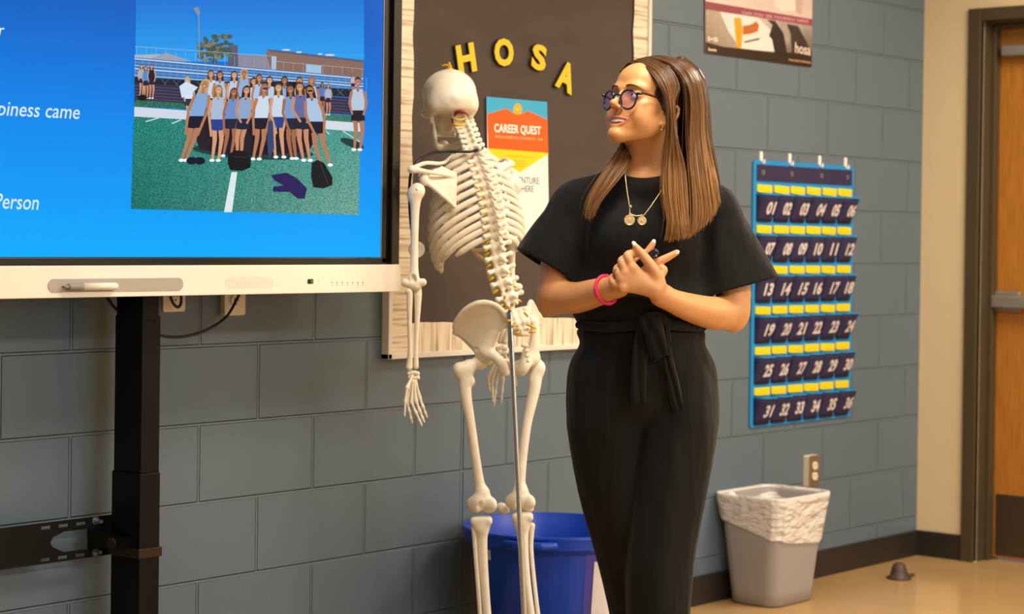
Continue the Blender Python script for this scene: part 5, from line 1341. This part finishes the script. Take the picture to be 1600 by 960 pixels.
# right hand (behind): palm, index, thumb, curled fingers
z1 = .158
B.chain([S(966, 447, .15), Hd(430, 480, z1), Hd(520, 420, z1)], [.0245, .0235, .0200], .012, flat=(VF, .8), n=6)
for kx, ky in ((640, 330), (660, 370), (650, 420), (600, 450)): B.chain([Hd(430, 490, z1), Hd(kx, ky, z1)], [.0150, .0118], .010)
B.chain([Hd(640, 335, z1), Hd(735, 312, z1+.012), Hd(845, 262, z1+.012), Hd(943, 208, z1+.010)], [.0112, .0104, .0092, .0066], .004, n=14)
B.chain([Hd(470, 400, z1), Hd(590, 285, z1+.004), Hd(660, 220, z1+.006), Hd(722, 122, z1+.006)], [.0140, .0112, .0098, .0066], .006, n=14)
B.chain([Hd(660, 375, z1), Hd(770, 352, z1+.012), Hd(822, 372, z1+.018), Hd(806, 418, z1+.022)], [.0110, .0100, .0096, .0080], .004, n=12)
B.chain([Hd(650, 425, z1), Hd(745, 420, z1+.010), Hd(786, 442, z1+.016), Hd(770, 480, z1+.020)], [.0105, .0094, .0088, .0074], .004, n=12)
B.chain([Hd(600, 460, z1), Hd(690, 475, z1+.008), Hd(735, 500, z1+.014)], [.0095, .0085, .0072], .004, n=8)
# left hand (in front, back of the hand to the viewer)
z2 = .196
wl = S(1033, 461, .165)
B.chain([wl, Hd(740, 545, z2-.012), Hd(650, 500, z2)], [.0245, .0225, .0190], .012, flat=(VF, .85), n=6)
KN = [(522, 350), (462, 402), (428, 462), (432, 535)]
for (kx, ky), r in zip(KN, (.0128, .0125, .0120, .0112)): B.chain([Hd(730, 545, z2-.006), Hd(kx, ky, z2+.004)], [.0165, r], .012); B.ell(Hd(kx, ky, z2+.006), r*1.02, .006)
def finger(P, r): B.chain([Hd(*p) for p in P], r, .003, n=12)
finger([(522, 350, z2+.004), (492, 268, z2+.006), (490, 232, z2), (548, 218, z2-.006), (612, 222, z2-.012)], [.0120, .0108, .0106, .0096, .0078])
finger([(462, 402, z2+.004), (434, 322, z2+.004), (430, 284, z2-.002), (462, 262, z2-.014)], [.0118, .0104, .0100, .0088])
finger([(428, 462, z2+.004), (394, 400, z2+.002), (382, 366, z2-.006), (402, 342, z2-.018)], [.0112, .0098, .0094, .0084])
finger([(432, 540, z2+.002), (366, 508, z2), (336, 470, z2-.006), (346, 432, z2-.016)], [.0104, .0090, .0084, .0074])
B.chain([Hd(770, 500, z2-.010), Hd(742, 410, z2+.002), Hd(700, 330, z2+.008), Hd(632, 240, z2+.006), Hd(556, 148, z2+.002)], [.0170, .0150, .0122, .0108, .0068], .010, n=16)
def lipdist(V, P):
    P = np.array(hpts(P)); d = np.full(len(V), 9.0)
    for a, b in zip(P[:-1], P[1:]):
        ab = b-a; t = np.clip(((V-a)@ab)/(ab@ab), 0, 1); d = np.minimum(d, np.linalg.norm(V-a-t[:, None]*ab, axis=1))
    return d
def skin_col(V):
    base = np.array(lin('d69a64')); c = np.tile(base, (len(V), 1))
    def mixin(m, col): c[:] = c*(1-m[:, None])+m[:, None]*np.array(lin(col))
    q = (V-HC)@HR
    mixin(0.8*np.clip((.0050-np.minimum(lipdist(V, ulip), lipdist(V, llip)))/.0014, 0, 1), 'bc6058')
    for s in (-1, 1): mixin(0.22*np.exp(-(((q-np.array((s*.042, .066, -.040)))/np.array((.02, .03, .016)))**2).sum(1)), 'c8654a')
    inner = (np.abs(q[:, 0]) < .024) & (q[:, 1] < .082) & (q[:, 1] > .06) & (q[:, 2] > -.080) & (q[:, 2] < -.060)
    mixin(inner.astype(float), '6e2a24')
    hand = np.exp(-((V-Hd(560, 380, z2))**2).sum(1)/.075**2); mixin(0.30*hand, 'd8a58a')
    return c
body = field_obj('body', B, 0.0019, M_skin, wo, vcol=skin_col, relax=1)
# eyes, brows, teeth
M_eye = material('eye', 'ffffff', 0.12, attr=True)
for s in (-1, 1):
    V, F = ball((0, 0, 0), .0124, 40, 28); gz = np.array((-.34, 1, .05)); gz /= np.linalg.norm(gz)
    ang = np.arccos(np.clip(V@gz/.0124, -1, 1)); c = np.tile(np.array(lin('ddd6d0')), (len(V), 1)); c[ang < .50] = lin('4a2f1c'); c[ang < .22] = lin('0a0706')
    W_ = np.array([hl(*(v+np.array((s*.031, .0735, -.002)))) for v in V]); link_mesh('eye', W_, F, M_eye, body, smooth=True, vcol=c)
M_browh = material('eyebrow_hair', '84562f', 0.8)
for s in (-1, 1):
    V, F = tube(hpts([(s*.014, .0935, .0180), (s*.025, .0940, .0205), (s*.038, .0865, .0190), (s*.052, .0705, .0115)]), [.0026, .0030, .0024, .0008], 8, flat=.5, n=16, up=HU)
    link_mesh('eyebrow', V, F, M_browh, body, smooth=True)
    V, F = tube(hpts([(s*.0185, .0850, .0010), (s*.026, .0885, .0036), (s*.034, .0880, .0036), (s*.0445, .0800, .0012), (s*.049, .0770, .0030)]), [.0005, .0011, .0012, .0010, .0003], 6, n=14, up=HU)
    link_mesh('eyelashes', V, F, material('lash', '18100c', 0.6) if s == -1 else bpy.data.materials['lash'], body, smooth=True)
g = Geo()
for i in range(-6, 7):
    x = i*.0041 if abs(i) < 2 else i*.0039; wdt = .0040 if abs(i) <= 1 else .0035; y = .0958-.0075*(x/.02)**2; zt = -.0618+.0010*(x/.024)**2; hh = .0088 if abs(i) <= 1 else .0078
    fld = rrect(wdt, hh, .0012, 3)
    th = -math.atan(.0075*2*x/.0004)*0.9; u = HL*math.cos(th)+HF*math.sin(th); n = -HL*math.sin(th)+HF*math.cos(th)
    V, F = prism(fld, -.003, .0, hl(x, y, zt-hh/2), u, HU, n); g.add(V, F)
g.build('upper_teeth', material('teeth', 'fffaf2', 0.2), body, bevel=.0006)
# nails
M_nail = material('pale_nail', 'f0e2da', 0.25); M_pink = material('nail_bed', 'd9a08c', 0.3)
def nail(base, tip, r, nrm):
    base, tip = np.array(base), np.array(tip); d = tip-base; L = np.linalg.norm(d); d /= L; n = nrm-d*(nrm@d); n /= np.linalg.norm(n); q = np.cross(d, n)
    V, F = ball((0, 0, 0), (r*.85, L*.62, r*.42), 14, 10); R_ = np.stack((q, d, n), 1); m = base*.35+tip*.65
    return V@R_.T+m+n*r*.42, F
for a, b_, r in ((Hd(568, 165, z2+.004), Hd(536, 118, z2+.002), .0062), (Hd(716, 140, z1+.008), Hd(732, 98, z1+.006), .0058), (Hd(915, 222, z1+.014), Hd(955, 203, z1+.010), .0060)):
    V, F = nail(a, b_, r, NR+VZ*.3); link_mesh('fingernail', V, F, M_nail, body, smooth=True)
V, F = nail(Hd(590, 212, z2-.006), Hd(640, 196, z2-.010), .0052, NR+VZ); link_mesh('fingernail', V, F, M_pink, body, smooth=True)

# --- blouse
T = Field()
fl_ = (VF, .64)
T.chain([S(1004, 358, -.002), S(1003, 385, .0), S(1001, 430, .0), S(1000, 484, .004)], [.125, .152, .162, .153], .03, flat=fl_, n=7)
T.chain([S(1004, 306, 0), S(950, 304, .0), S(893, 323, -.01)], [.056, .056, .050], .035); T.chain([S(1004, 306, 0), S(1064, 304, 0), S(1120, 332, -.01)], [.056, .056, .052], .035)
T.ell(S(1008, 292, .0), (.070, .070, .022), .03)
T.ell(S(965, 372, .060), (.052, .050, .058), .06); T.ell(S(1046, 374, .060), (.052, .050, .058), .06)
T.ell(S(1000, 490, .0), (.158, .110, .026), .02, R=np.stack((VR, VF, VZ), 1)); T.ell(S(1000, 462, .02), (.150, .108, .04), .04, R=np.stack((VR, VF, VZ), 1))
def sleeve(a, b, ra, rb, hem, n, fl=.78, depth=.09):
    a, b, hem, n = map(np.array, (a, b, hem, n)); n = n/np.linalg.norm(n); ab = b-a; L = ab@ab; ax = VF
    def fn(P):
        q = P-a; t = np.clip((q@ab)/L, 0, 1.2); w = q-t[..., None]*ab; r = ra+(rb-ra)*t; wa = w@ax; w2 = np.maximum((w*w).sum(-1)-wa*wa, 0)
        d = (np.sqrt(w2+(wa/fl)**2)-r)*fl; wob_ = .004*np.sin(P[..., 2]*9+P[..., 0]*40)*t; d = d+wob_
        pl = (P-hem)@n; inner = np.maximum(d+.011, -(pl+depth)); return np.maximum(np.maximum(d, pl), -inner)
    m = max(ra, rb); T.fn(fn, np.minimum(a, b)-m, np.maximum(a, b)+m, .022)
sleeve(S(905, 318, 0), S(842, 430, .005), .056, .084, S(853, 417, 0), -VR*.50-VZ*.86+NR*.1)
sleeve(S(1112, 326, 0), S(1160, 464, .005), .060, .098, S(1158, 449, 0), VR*.27-VZ*.96+NR*.05)
def hempts(): pass
T.chain([S(1007, 190, .03), S(1006, 243, .035)], [.050, .047], .008, 's'); T.chain([S(1007, 190, .03), S(1007, 246, -.03)], [.055, .055], .008, 's')
blouse = field_obj('blouse', T, 0.004, M_cloth, wo, relax=1)
# --- trousers, waistband, sash
G = Field(); R3 = np.stack((VR, VF, VZ), 1)
G.ell(S(1001, 520, .0), (.153, .105, .035), .03, R=R3); G.ell(S(1005, 575, -.005), (.172, .118, .09), .05, R=R3); G.ell(S(1006, 628, -.015), (.176, .120, .07), .05, R=R3)
for q in (955, 1052): G.ell(S(q, 600, -.075), (.085, .065, .09), .05)
G.chain([S(951, 600, -.002), S(951, 665, .0), S(962, 765, -.01), S(983, 860, -.03), S(1000, 960, -.055), S(1010, 1060, -.08), S(1014, 1150, -.10)], [.099, .101, .090, .082, .073, .066, .060], .022, n=20, flat=(VF, .95))
G.chain([S(1056, 600, .005), S(1056, 660, .012), S(1045, 760, .03), S(1033, 860, .045), S(1028, 960, .05), S(1026, 1060, .045), S(1024, 1158, .035)], [.100, .103, .093, .082, .0765, .068, .062], .012, n=20, flat=(VF, .95))
def foldy(P):
    return P
trousers = field_obj('trousers', G, 0.0045, M_trou, wo, relax=1)
def ribbon(pts, w, th=.004, name='sash_tail', up=None):
    P = smooth_path(np.array(pts), 16); V = []; n = NR
    ws = np.interp(np.linspace(0, 1, 16), np.linspace(0, 1, len(w)), w)
    for i, p in enumerate(P):
        t = P[min(i+1, 15)]-P[max(i-1, 0)]; t /= np.linalg.norm(t); a = np.cross(t, n); a /= np.linalg.norm(a)
        for u in np.linspace(-1, 1, 7): V.append(p+a*u*ws[i]/2+n*(.004*math.cos(u*5+i*.3)))
    F = [(i*7+j, i*7+j+1, (i+1)*7+j+1, (i+1)*7+j) for i in range(15) for j in range(6)]
    o = link_mesh(name, V, F, M_trou, sash, smooth=True); m = o.modifiers.new('thick', 'SOLIDIFY'); m.thickness = th; m.offset = 0; return o
f = Field(); f.ell(S(1020, 500, .115), (.034, .016, .020), .01, R=R3); f.chain([S(905, 508, .045), S(950, 512, .098), S(1020, 506, .112), S(1070, 510, .090), S(1098, 512, .045)], [.010, .012, .014, .012, .010], .01, n=16, flat=(VF, .6))
sash = field_obj('sash', f, .003, M_trou, wo)
ribbon([S(1012, 502, .128), S(1001, 545, .132), S(998, 590, .132), S(998, 632, .130)], [.034, .036, .034, .034])
ribbon([S(1040, 508, .124), S(1044, 560, .128), S(1052, 600, .126), S(1060, 641, .122)], [.014, .022, .026, .026])
ribbon([S(1014, 494, .132), S(1022, 520, .146), S(1032, 558, .143)], [.048, .046, .038], .006, 'sash_loop')
ribbon([S(1030, 560, .142), S(1016, 540, .134), S(1012, 505, .128)], [.034, .040, .040], .005, 'sash_loop')
# fly / leg crease seam and side seam
g = Geo(); g.add(*tube([S(1110, 560, .03), S(1119, 640, .04), S(1106, 745, .055), S(1090, 830, .062), S(1075, 960, .068)], .0014, 6, n=30)); 
# shoes
for c_, d_, nm in ((S(1013, 1180, -.10), NR*.95-VR*.2, 0), (S(1024, 1188, .04), NR*.95+VR*.15, 1)):
    c_ = np.array((c_[0], c_[1], 0)); d_ = d_/np.linalg.norm(d_); f = Field()
    f.chain([c_-d_*.03+VZ*.035, c_+d_*.05+VZ*.035, c_+d_*.135+VZ*.026, c_+d_*.165+VZ*.024], [.033, .034, .026, .020], .015, n=10); f.cap(c_-d_*.03+VZ*.04, c_-d_*.02+VZ*.10, .030, .030, .02)
    f.fn(lambda P: P[..., 2]-.004, c_-.25, c_+np.array((.25, .25, .004)), .004, 's')
    field_obj('shoe', f, .004, material('black_shoe', '0c0a0a', 0.3) if nm == 0 else bpy.data.materials['black_shoe'], wo)

# --- hair
hrng = np.random.default_rng(21)
M_hair = material('brown_hair', 'ffffff', 0.36, spec=0.6, attr=True)
M_hair.node_tree.nodes['Principled BSDF'].inputs['Anisotropic'].default_value = 0.5
def P3_(L): return np.array([S(*p) for p in L])
# sheets of guide locks: each guide runs root -> tip
NEAR = [  # over the temple, in front of the ear and down the chest
    [(984, 98, .03), (1011, 109, .075), (1030, 132, .105), (1041, 158, .113), (1044, 200, .110), (1037, 250, .100), (1036, 300, .120), (1045, 345, .140), (1038, 386, .140)],
    [(992, 94, .03), (1022, 106, .080), (1040, 130, .110), (1047, 160, .118), (1049, 205, .115), (1046, 255, .105), (1046, 305, .126), (1052, 348, .142), (1048, 384, .143)],
    [(1002, 91, .03), (1032, 104, .080), (1050, 132, .108), (1049, 164, .118), (1052, 210, .116), (1056, 260, .105), (1058, 308, .125), (1062, 350, .140), (1066, 380, .142)],
    [(1010, 89, .03), (1044, 104, .080), (1060, 134, .103), (1052, 160, .112), (1056, 215, .108), (1068, 265, .098), (1072, 312, .115), (1074, 350, .130), (1078, 376, .132)]]
BACK = [  # over the crown, behind the ear and over the shoulder
    [(1012, 89, .03), (1046, 99, .070), (1068, 122, .088), (1079, 156, .080), (1078, 205, .074), (1078, 262, .080), (1082, 310, .100), (1082, 350, .120), (1076, 374, .128)],
    [(1018, 88, .02), (1056, 97, .060), (1080, 122, .072), (1087, 160, .062), (1086, 210, .060), (1090, 262, .068), (1096, 308, .085), (1098, 342, .100), (1090, 362, .108)],
    [(1024, 87, .01), (1062, 95, .040), (1087, 120, .045), (1095, 162, .040), (1097, 212, .036), (1103, 258, .045), (1108, 296, .064), (1112, 326, .080), (1110, 348, .088)],
    [(1028, 87, -.005), (1066, 95, .0), (1092, 118, .0), (1102, 162, .0), (1104, 212, .0), (1111, 250, .015), (1117, 280, .040), (1120, 302, .055), (1124, 322, .066)]]
REAR = [
    [(1028, 87, -.005), (1066, 95, .0), (1092, 118, .0), (1102, 162, .0), (1105, 212, -.002), (1112, 250, -.015), (1120, 285, -.03), (1122, 330, -.06), (1120, 380, -.09)],
    [(1022, 88, -.02), (1056, 98, -.04), (1082, 122, -.055), (1093, 165, -.065), (1096, 215, -.065), (1098, 260, -.07), (1100, 300, -.09), (1100, 350, -.11), (1100, 400, -.11)],
    [(1012, 90, -.03), (1040, 102, -.07), (1058, 128, -.09), (1062, 170, -.095), (1060, 220, -.085), (1060, 265, -.085), (1060, 300, -.10), (1058, 350, -.12), (1058, 400, -.12)],
    [(1002, 93, -.03), (1015, 108, -.075), (1022, 135, -.092), (1024, 175, -.090), (1018, 220, -.075), (1012, 262, -.072), (1008, 300, -.09), (1005, 350, -.11), (1003, 400, -.12)]]
FAR = [
    [(980, 100, .01), (972, 112, -.02), (972, 140, -.055), (982, 180, -.05), (974, 222, .00), (958, 250, .060), (935, 285, .092), (918, 318, .106), (914, 342, .110)],
    [(980, 100, .0), (974, 114, -.03), (978, 145, -.065), (986, 185, -.055), (978, 226, .00), (966, 254, .066), (944, 288, .100), (926, 322, .112), (918, 348, .114)],
    [(984, 98, -.01), (980, 114, -.045), (985, 148, -.075), (990, 190, -.06), (982, 232, .00), (974, 256, .070), (953, 286, .104), (932, 318, .114), (922, 345, .116)],
    [(990, 96, -.02), (990, 112, -.06), (998, 150, -.085), (1000, 195, -.07), (988, 236, .00), (980, 258, .072), (962, 282, .104), (938, 312, .114), (926, 338, .118)]]
hb = Field()
hb.ell(hl(0, -.017, .028), (.0775, .0945, .0885), .01, HR)
hb.fn(lambda P: (lambda q: -( (q[..., 1]-(.046+.52*(q[..., 2]-.004)))*.887 ))((P-HC)@HR), HC-.15, HC+.15, .004, 's')
hb.fn(lambda P: (lambda q: np.maximum(q[..., 2]+.028, -(q[..., 1]+.012)))((P-HC)@HR), HC-.15, HC+.15, .006, 's')
for sheet, r in ((NEAR, .0050), (BACK, .0065), (REAR, .013), (FAR, .0052)):
    Pg = [P3_(g_) for g_ in sheet]
    for i in range(len(Pg)-1):
        for u in (np.linspace(0, 1, 4) if i == 0 else np.linspace(0, 1, 4)[1:]):
            q = Pg[i]*(1-u)+Pg[i+1]*u+VF*(r*.9); hb.chain(list(q[1:7])+[q[7]*.6+q[6]*.4], [r, r, r, r, r, r*.8, r*.3], .006, n=16)
V, F = hb.mesh(.0032); V = relax_mesh(V, F)
tz = (V[:, 2]-S(1050, 385, .1)[2])/(HC[2]+.1-S(1050, 385, .1)[2])
cb = np.array(lin('3a2417'))[None]*(1-.0*tz[:, None])+np.zeros((len(V), 3)); hair_b = link_mesh('hair', V, F, M_hair, wo, smooth=True, vcol=cb)
SV, SF, SCc = [], [], []; sn = 0
def strands(sheet, n, thick, jit_, rad=(.0007, .0012), light=1.0):
    global sn
    Pg = np.array([P3_(g_) for g_ in sheet]); m = len(Pg)
    for _ in range(n):
        u = hrng.uniform(0, m-1); i = min(int(u), m-2); w = u-i; ctl = Pg[i]*(1-w)+Pg[i+1]*w
        lock = math.sin(u*9.0)*0.5+math.sin(u*23+1)*.3
        off = np.zeros_like(ctl); tt = np.linspace(0, 1, len(ctl))
        a = hrng.normal(0, 1, 3)*jit_; b2 = hrng.normal(0, 1, 3)*jit_
        off = tt[:, None]*a+np.sin(tt*math.pi*hrng.uniform(1, 2.5)+hrng.uniform(0, 6))[:, None]*b2*.5*tt[:, None]
        dpt = NR*(hrng.uniform(0, thick)+.0018*lock); q = ctl+off+dpt*np.minimum(1, tt*6+.25)[:, None]
        endc = 1-abs(hrng.normal(0, .075)); q = smooth_path(q, 26)[:max(14, int(26*endc))]; k = len(q)
        r0 = hrng.uniform(*rad); rr = r0*np.minimum(1, (k-np.arange(k))/7.0+.12)
        T_ = np.gradient(q, axis=0); T_ /= np.linalg.norm(T_, axis=1)[:, None]; A_ = np.cross(T_, NR); A_ /= np.linalg.norm(A_, axis=1)[:, None]; N_ = np.cross(A_, T_)
        ring_ = [q+A_*rr[:, None], q+N_*rr[:, None]*.9, q-A_*rr[:, None]]
        SV.append(np.stack(ring_, 1).reshape(-1, 3))
        base = np.arange(k-1)*3+sn
        for (j0, j1) in ((0, 1), (1, 2), (2, 0)): SF.append(np.stack((base+j0, base+j1, base+3+j1, base+3+j0), 1))
        shade = np.clip(hrng.normal(.5, .30)+.22*lock, 0, 1); root = np.array(lin('2e1b10')); mid = np.array(lin('5f3d24')); tipc = np.array(lin('bd8745'))
        c0 = root*(1-shade*.5)+mid*shade*.5; c1 = (mid*(1-shade)+tipc*shade)
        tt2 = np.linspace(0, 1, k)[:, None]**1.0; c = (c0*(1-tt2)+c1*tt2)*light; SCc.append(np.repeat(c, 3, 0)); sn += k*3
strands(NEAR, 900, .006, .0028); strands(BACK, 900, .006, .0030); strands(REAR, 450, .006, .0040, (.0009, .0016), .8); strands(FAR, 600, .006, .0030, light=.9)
strands(NEAR+BACK, 60, .008, .009, (.0003, .0005)); strands(FAR, 24, .008, .010, (.0003, .0005))
link_mesh('hair_strands', np.vstack(SV), np.vstack(SF), M_hair, hair_b, smooth=True, vcol=np.vstack(SCc))

# --- glasses
gl_ = link_mesh  # frame front, temples, lenses
M_gf = material('dark_blue_glasses_front', '15213f', 0.15, spec=0.6); M_tort = material('tortoiseshell', '5a2c14', 0.2, noise=0.85, nscale=170, spec=0.6)
M_lens = material('violet_coated_lens', '7a5cf0', 0.03, alpha=0.12, spec=1.0)
def rim(s, off=0.0, sc=1.0):
    pts = []
    for t in np.linspace(0, 2*math.pi, 40, endpoint=False):
        c, q = math.cos(t), math.sin(t); rx = .0215*sc; rz = (.0205 if q > 0 else .0245)*sc
        x = rx*math.copysign(abs(c)**.9, c)*(1 if q > 0 else .87); z = rz*math.copysign(abs(q)**.95, q)
        pts.append((s*(.0330+x), .1035-.0035*((.0345+x)/.03)**2*1.1+.10*z+off, -.0165+z))
    return hpts(pts)
V, F = tube(rim(1), .0024, 8, closed=True, up=HF); gg = Geo().add(V, F); V, F = tube(rim(-1), .0024, 8, closed=True, up=HF); gg.add(V, F)
V, F = tube(hpts([(-.0128, .1025, -.010), (0, .1055, -.006), (.0128, .1025, -.010)]), .0024, 8, n=10); gg.add(V, F)
for s in (-1, 1): V, F = tube(hpts([(s*.0530, .0955, -.004), (s*.0655, .088, -.002)]), [.0030, .0032], 8); gg.add(V, F)
eyeg = gg.build('glasses', M_gf, wo, smooth=True)
for s in (-1, 1):
    V, F = tube(hpts([(s*.0655, .089, .000), (s*.0725, .050, .001), (s*.0785, .010, .0), (s*.0785, -.016, -.006), (s*.0775, -.035, -.022)]), [.0030, .0024, .0022, .0022, .0018], 8, n=20, flat=1.1, up=HU); link_mesh('temple_arm', V, F, M_tort, eyeg, smooth=True)
    R1 = np.array(rim(s, 0.0, .97)); R2 = np.array(rim(s, .0006, .5)); c = R2.mean(0)+HF*.0012
    V = np.vstack((R1, R2+HF*.0008, [c])); n = 40; F = [(i, (i+1) % n, n+(i+1) % n, n+i) for i in range(n)]+[(n+i, n+(i+1) % n, 2*n) for i in range(n)]
    link_mesh('lens', V, F, M_lens, eyeg, smooth=True)
# --- jewellery
M_gold = material('pale_gold', 'e6cf9c', 0.3, metal=0.6); M_pinkb = material('pink_band', 'e82a6c', 0.45)
def chain_(pts, n): return tube(P3_(pts), .0011, 6, n=n)
g = Geo(); 
for pts in ([(976, 258, .058), (977, 275, .083), (980, 300, .103), (984, 326, .122), (983, 337, .127)], [(1040, 276, .070), (1034, 296, .098), (1020, 318, .118), (1008, 334, .126), (1004, 338, .127)], [(984, 334, .128), (994, 337.5, .130), (1004, 336, .129)]): g.add(*chain_(pts, 30))
neck = g.build('necklace', M_gold, wo, smooth=True)
for (px_, py_, r) in ((983.5, 344, .0125), (1003, 345, .0105)):
    c = S(px_, py_, .130); V, F = lathe([(0, -.0008), (r, -.0008), (r, .0008), (r*.85, .0012), (r*.8, .0008), (r*.35, .0008), (r*.3, .0015), (0, .0015)], c, 24, NR+VZ*.05); link_mesh('pendant', V, F, M_gold, neck)
c = S(985.5, 323, .124); V, F = ball(c, (.0028, .0028, .0034), 8, 6); link_mesh('charm', V, F, M_gold, neck, smooth=True)
ax = S(966, 447, .15)-S(930, 458, .10); ax /= np.linalg.norm(ax); ax = ax+NR*.25; ax /= np.linalg.norm(ax); a, b2 = frame_of(ax); c = S(948, 453, .128)
g = Geo()
V, F = tube([c+(a*math.cos(t)+b2*math.sin(t))*.0335 for t in np.linspace(0, 2*math.pi, 40, endpoint=False)], .0042, 8, closed=True); g.add(V, F)
g.build('bracelet', M_pinkb, wo, smooth=True)
def fring(p, q, t, r, extra=0):
    p, q = Hd(*p), Hd(*q); d = (q-p)/np.linalg.norm(q-p); a, b2 = frame_of(d); c = p+(q-p)*t; g = Geo()
    for e_ in ([0] if not extra else [-.0016, .0016]): g.add(*tube([c+d*e_+(a*math.cos(u)+b2*math.sin(u))*r for u in np.linspace(0, 2*math.pi, 24, endpoint=False)], .0009, 6, closed=True))
    link_mesh('finger_ring', np.vstack(g.v), g.f, M_gold, wo, smooth=True)
fring((522, 350, z2+.004), (490, 232, z2+.002), .55, .0116, 1); fring((428, 462, z2+.004), (382, 366, z2-.002), .95, .0102, 1)
V, F = ball(hl(.0790, .0165, -.070), (.0028,)*3, 10, 8); e1 = Geo().add(V, F); V, F = tube(hpts([(.0790, .014, -.058), (.0790, .0165, -.068)]), .0006, 6); e1.add(V, F); e1.build('earring', M_gold, wo, smooth=True)
# --- remote held between her hands
ra, rb = Hd(668, 262, z1+.022), Hd(752, 200, z1+.024); d_ = (rb-ra)/np.linalg.norm(rb-ra)
rm = empty('presentation_remote', (ra+rb)/2-VZ*.02, 'small black clicker remote held between the clasped hands', 'remote')
V, F = tube([ra-d_*.03, ra-d_*.028, ra, rb, rb+d_*.003], [.004, .0085, .0090, .0085, .0045], 16, n=22); Geo().add(V, F).build('remote_body', material('navy_black_plastic', '12131f', 0.35), rm, smooth=True)
V, F = tube([rb+d_*.0035+(frame_of(d_)[0]*math.cos(u)+frame_of(d_)[1]*math.sin(u))*.0042 for u in np.linspace(0, 6.283, 18, endpoint=False)], .0011, 6, closed=True); Geo().add(V, F).build('end_ring', material('grey_ring', '5a5c66', 0.3), rm, smooth=True)
c = Hd(752, 238, z1+.036); V, F = prism([(-.0028, -.002), (.0028, -.002), (0, .0032)], 0, .0006, c, VR, VZ, NR); Geo().add(V, F).build('play_mark', M_gold, rm)
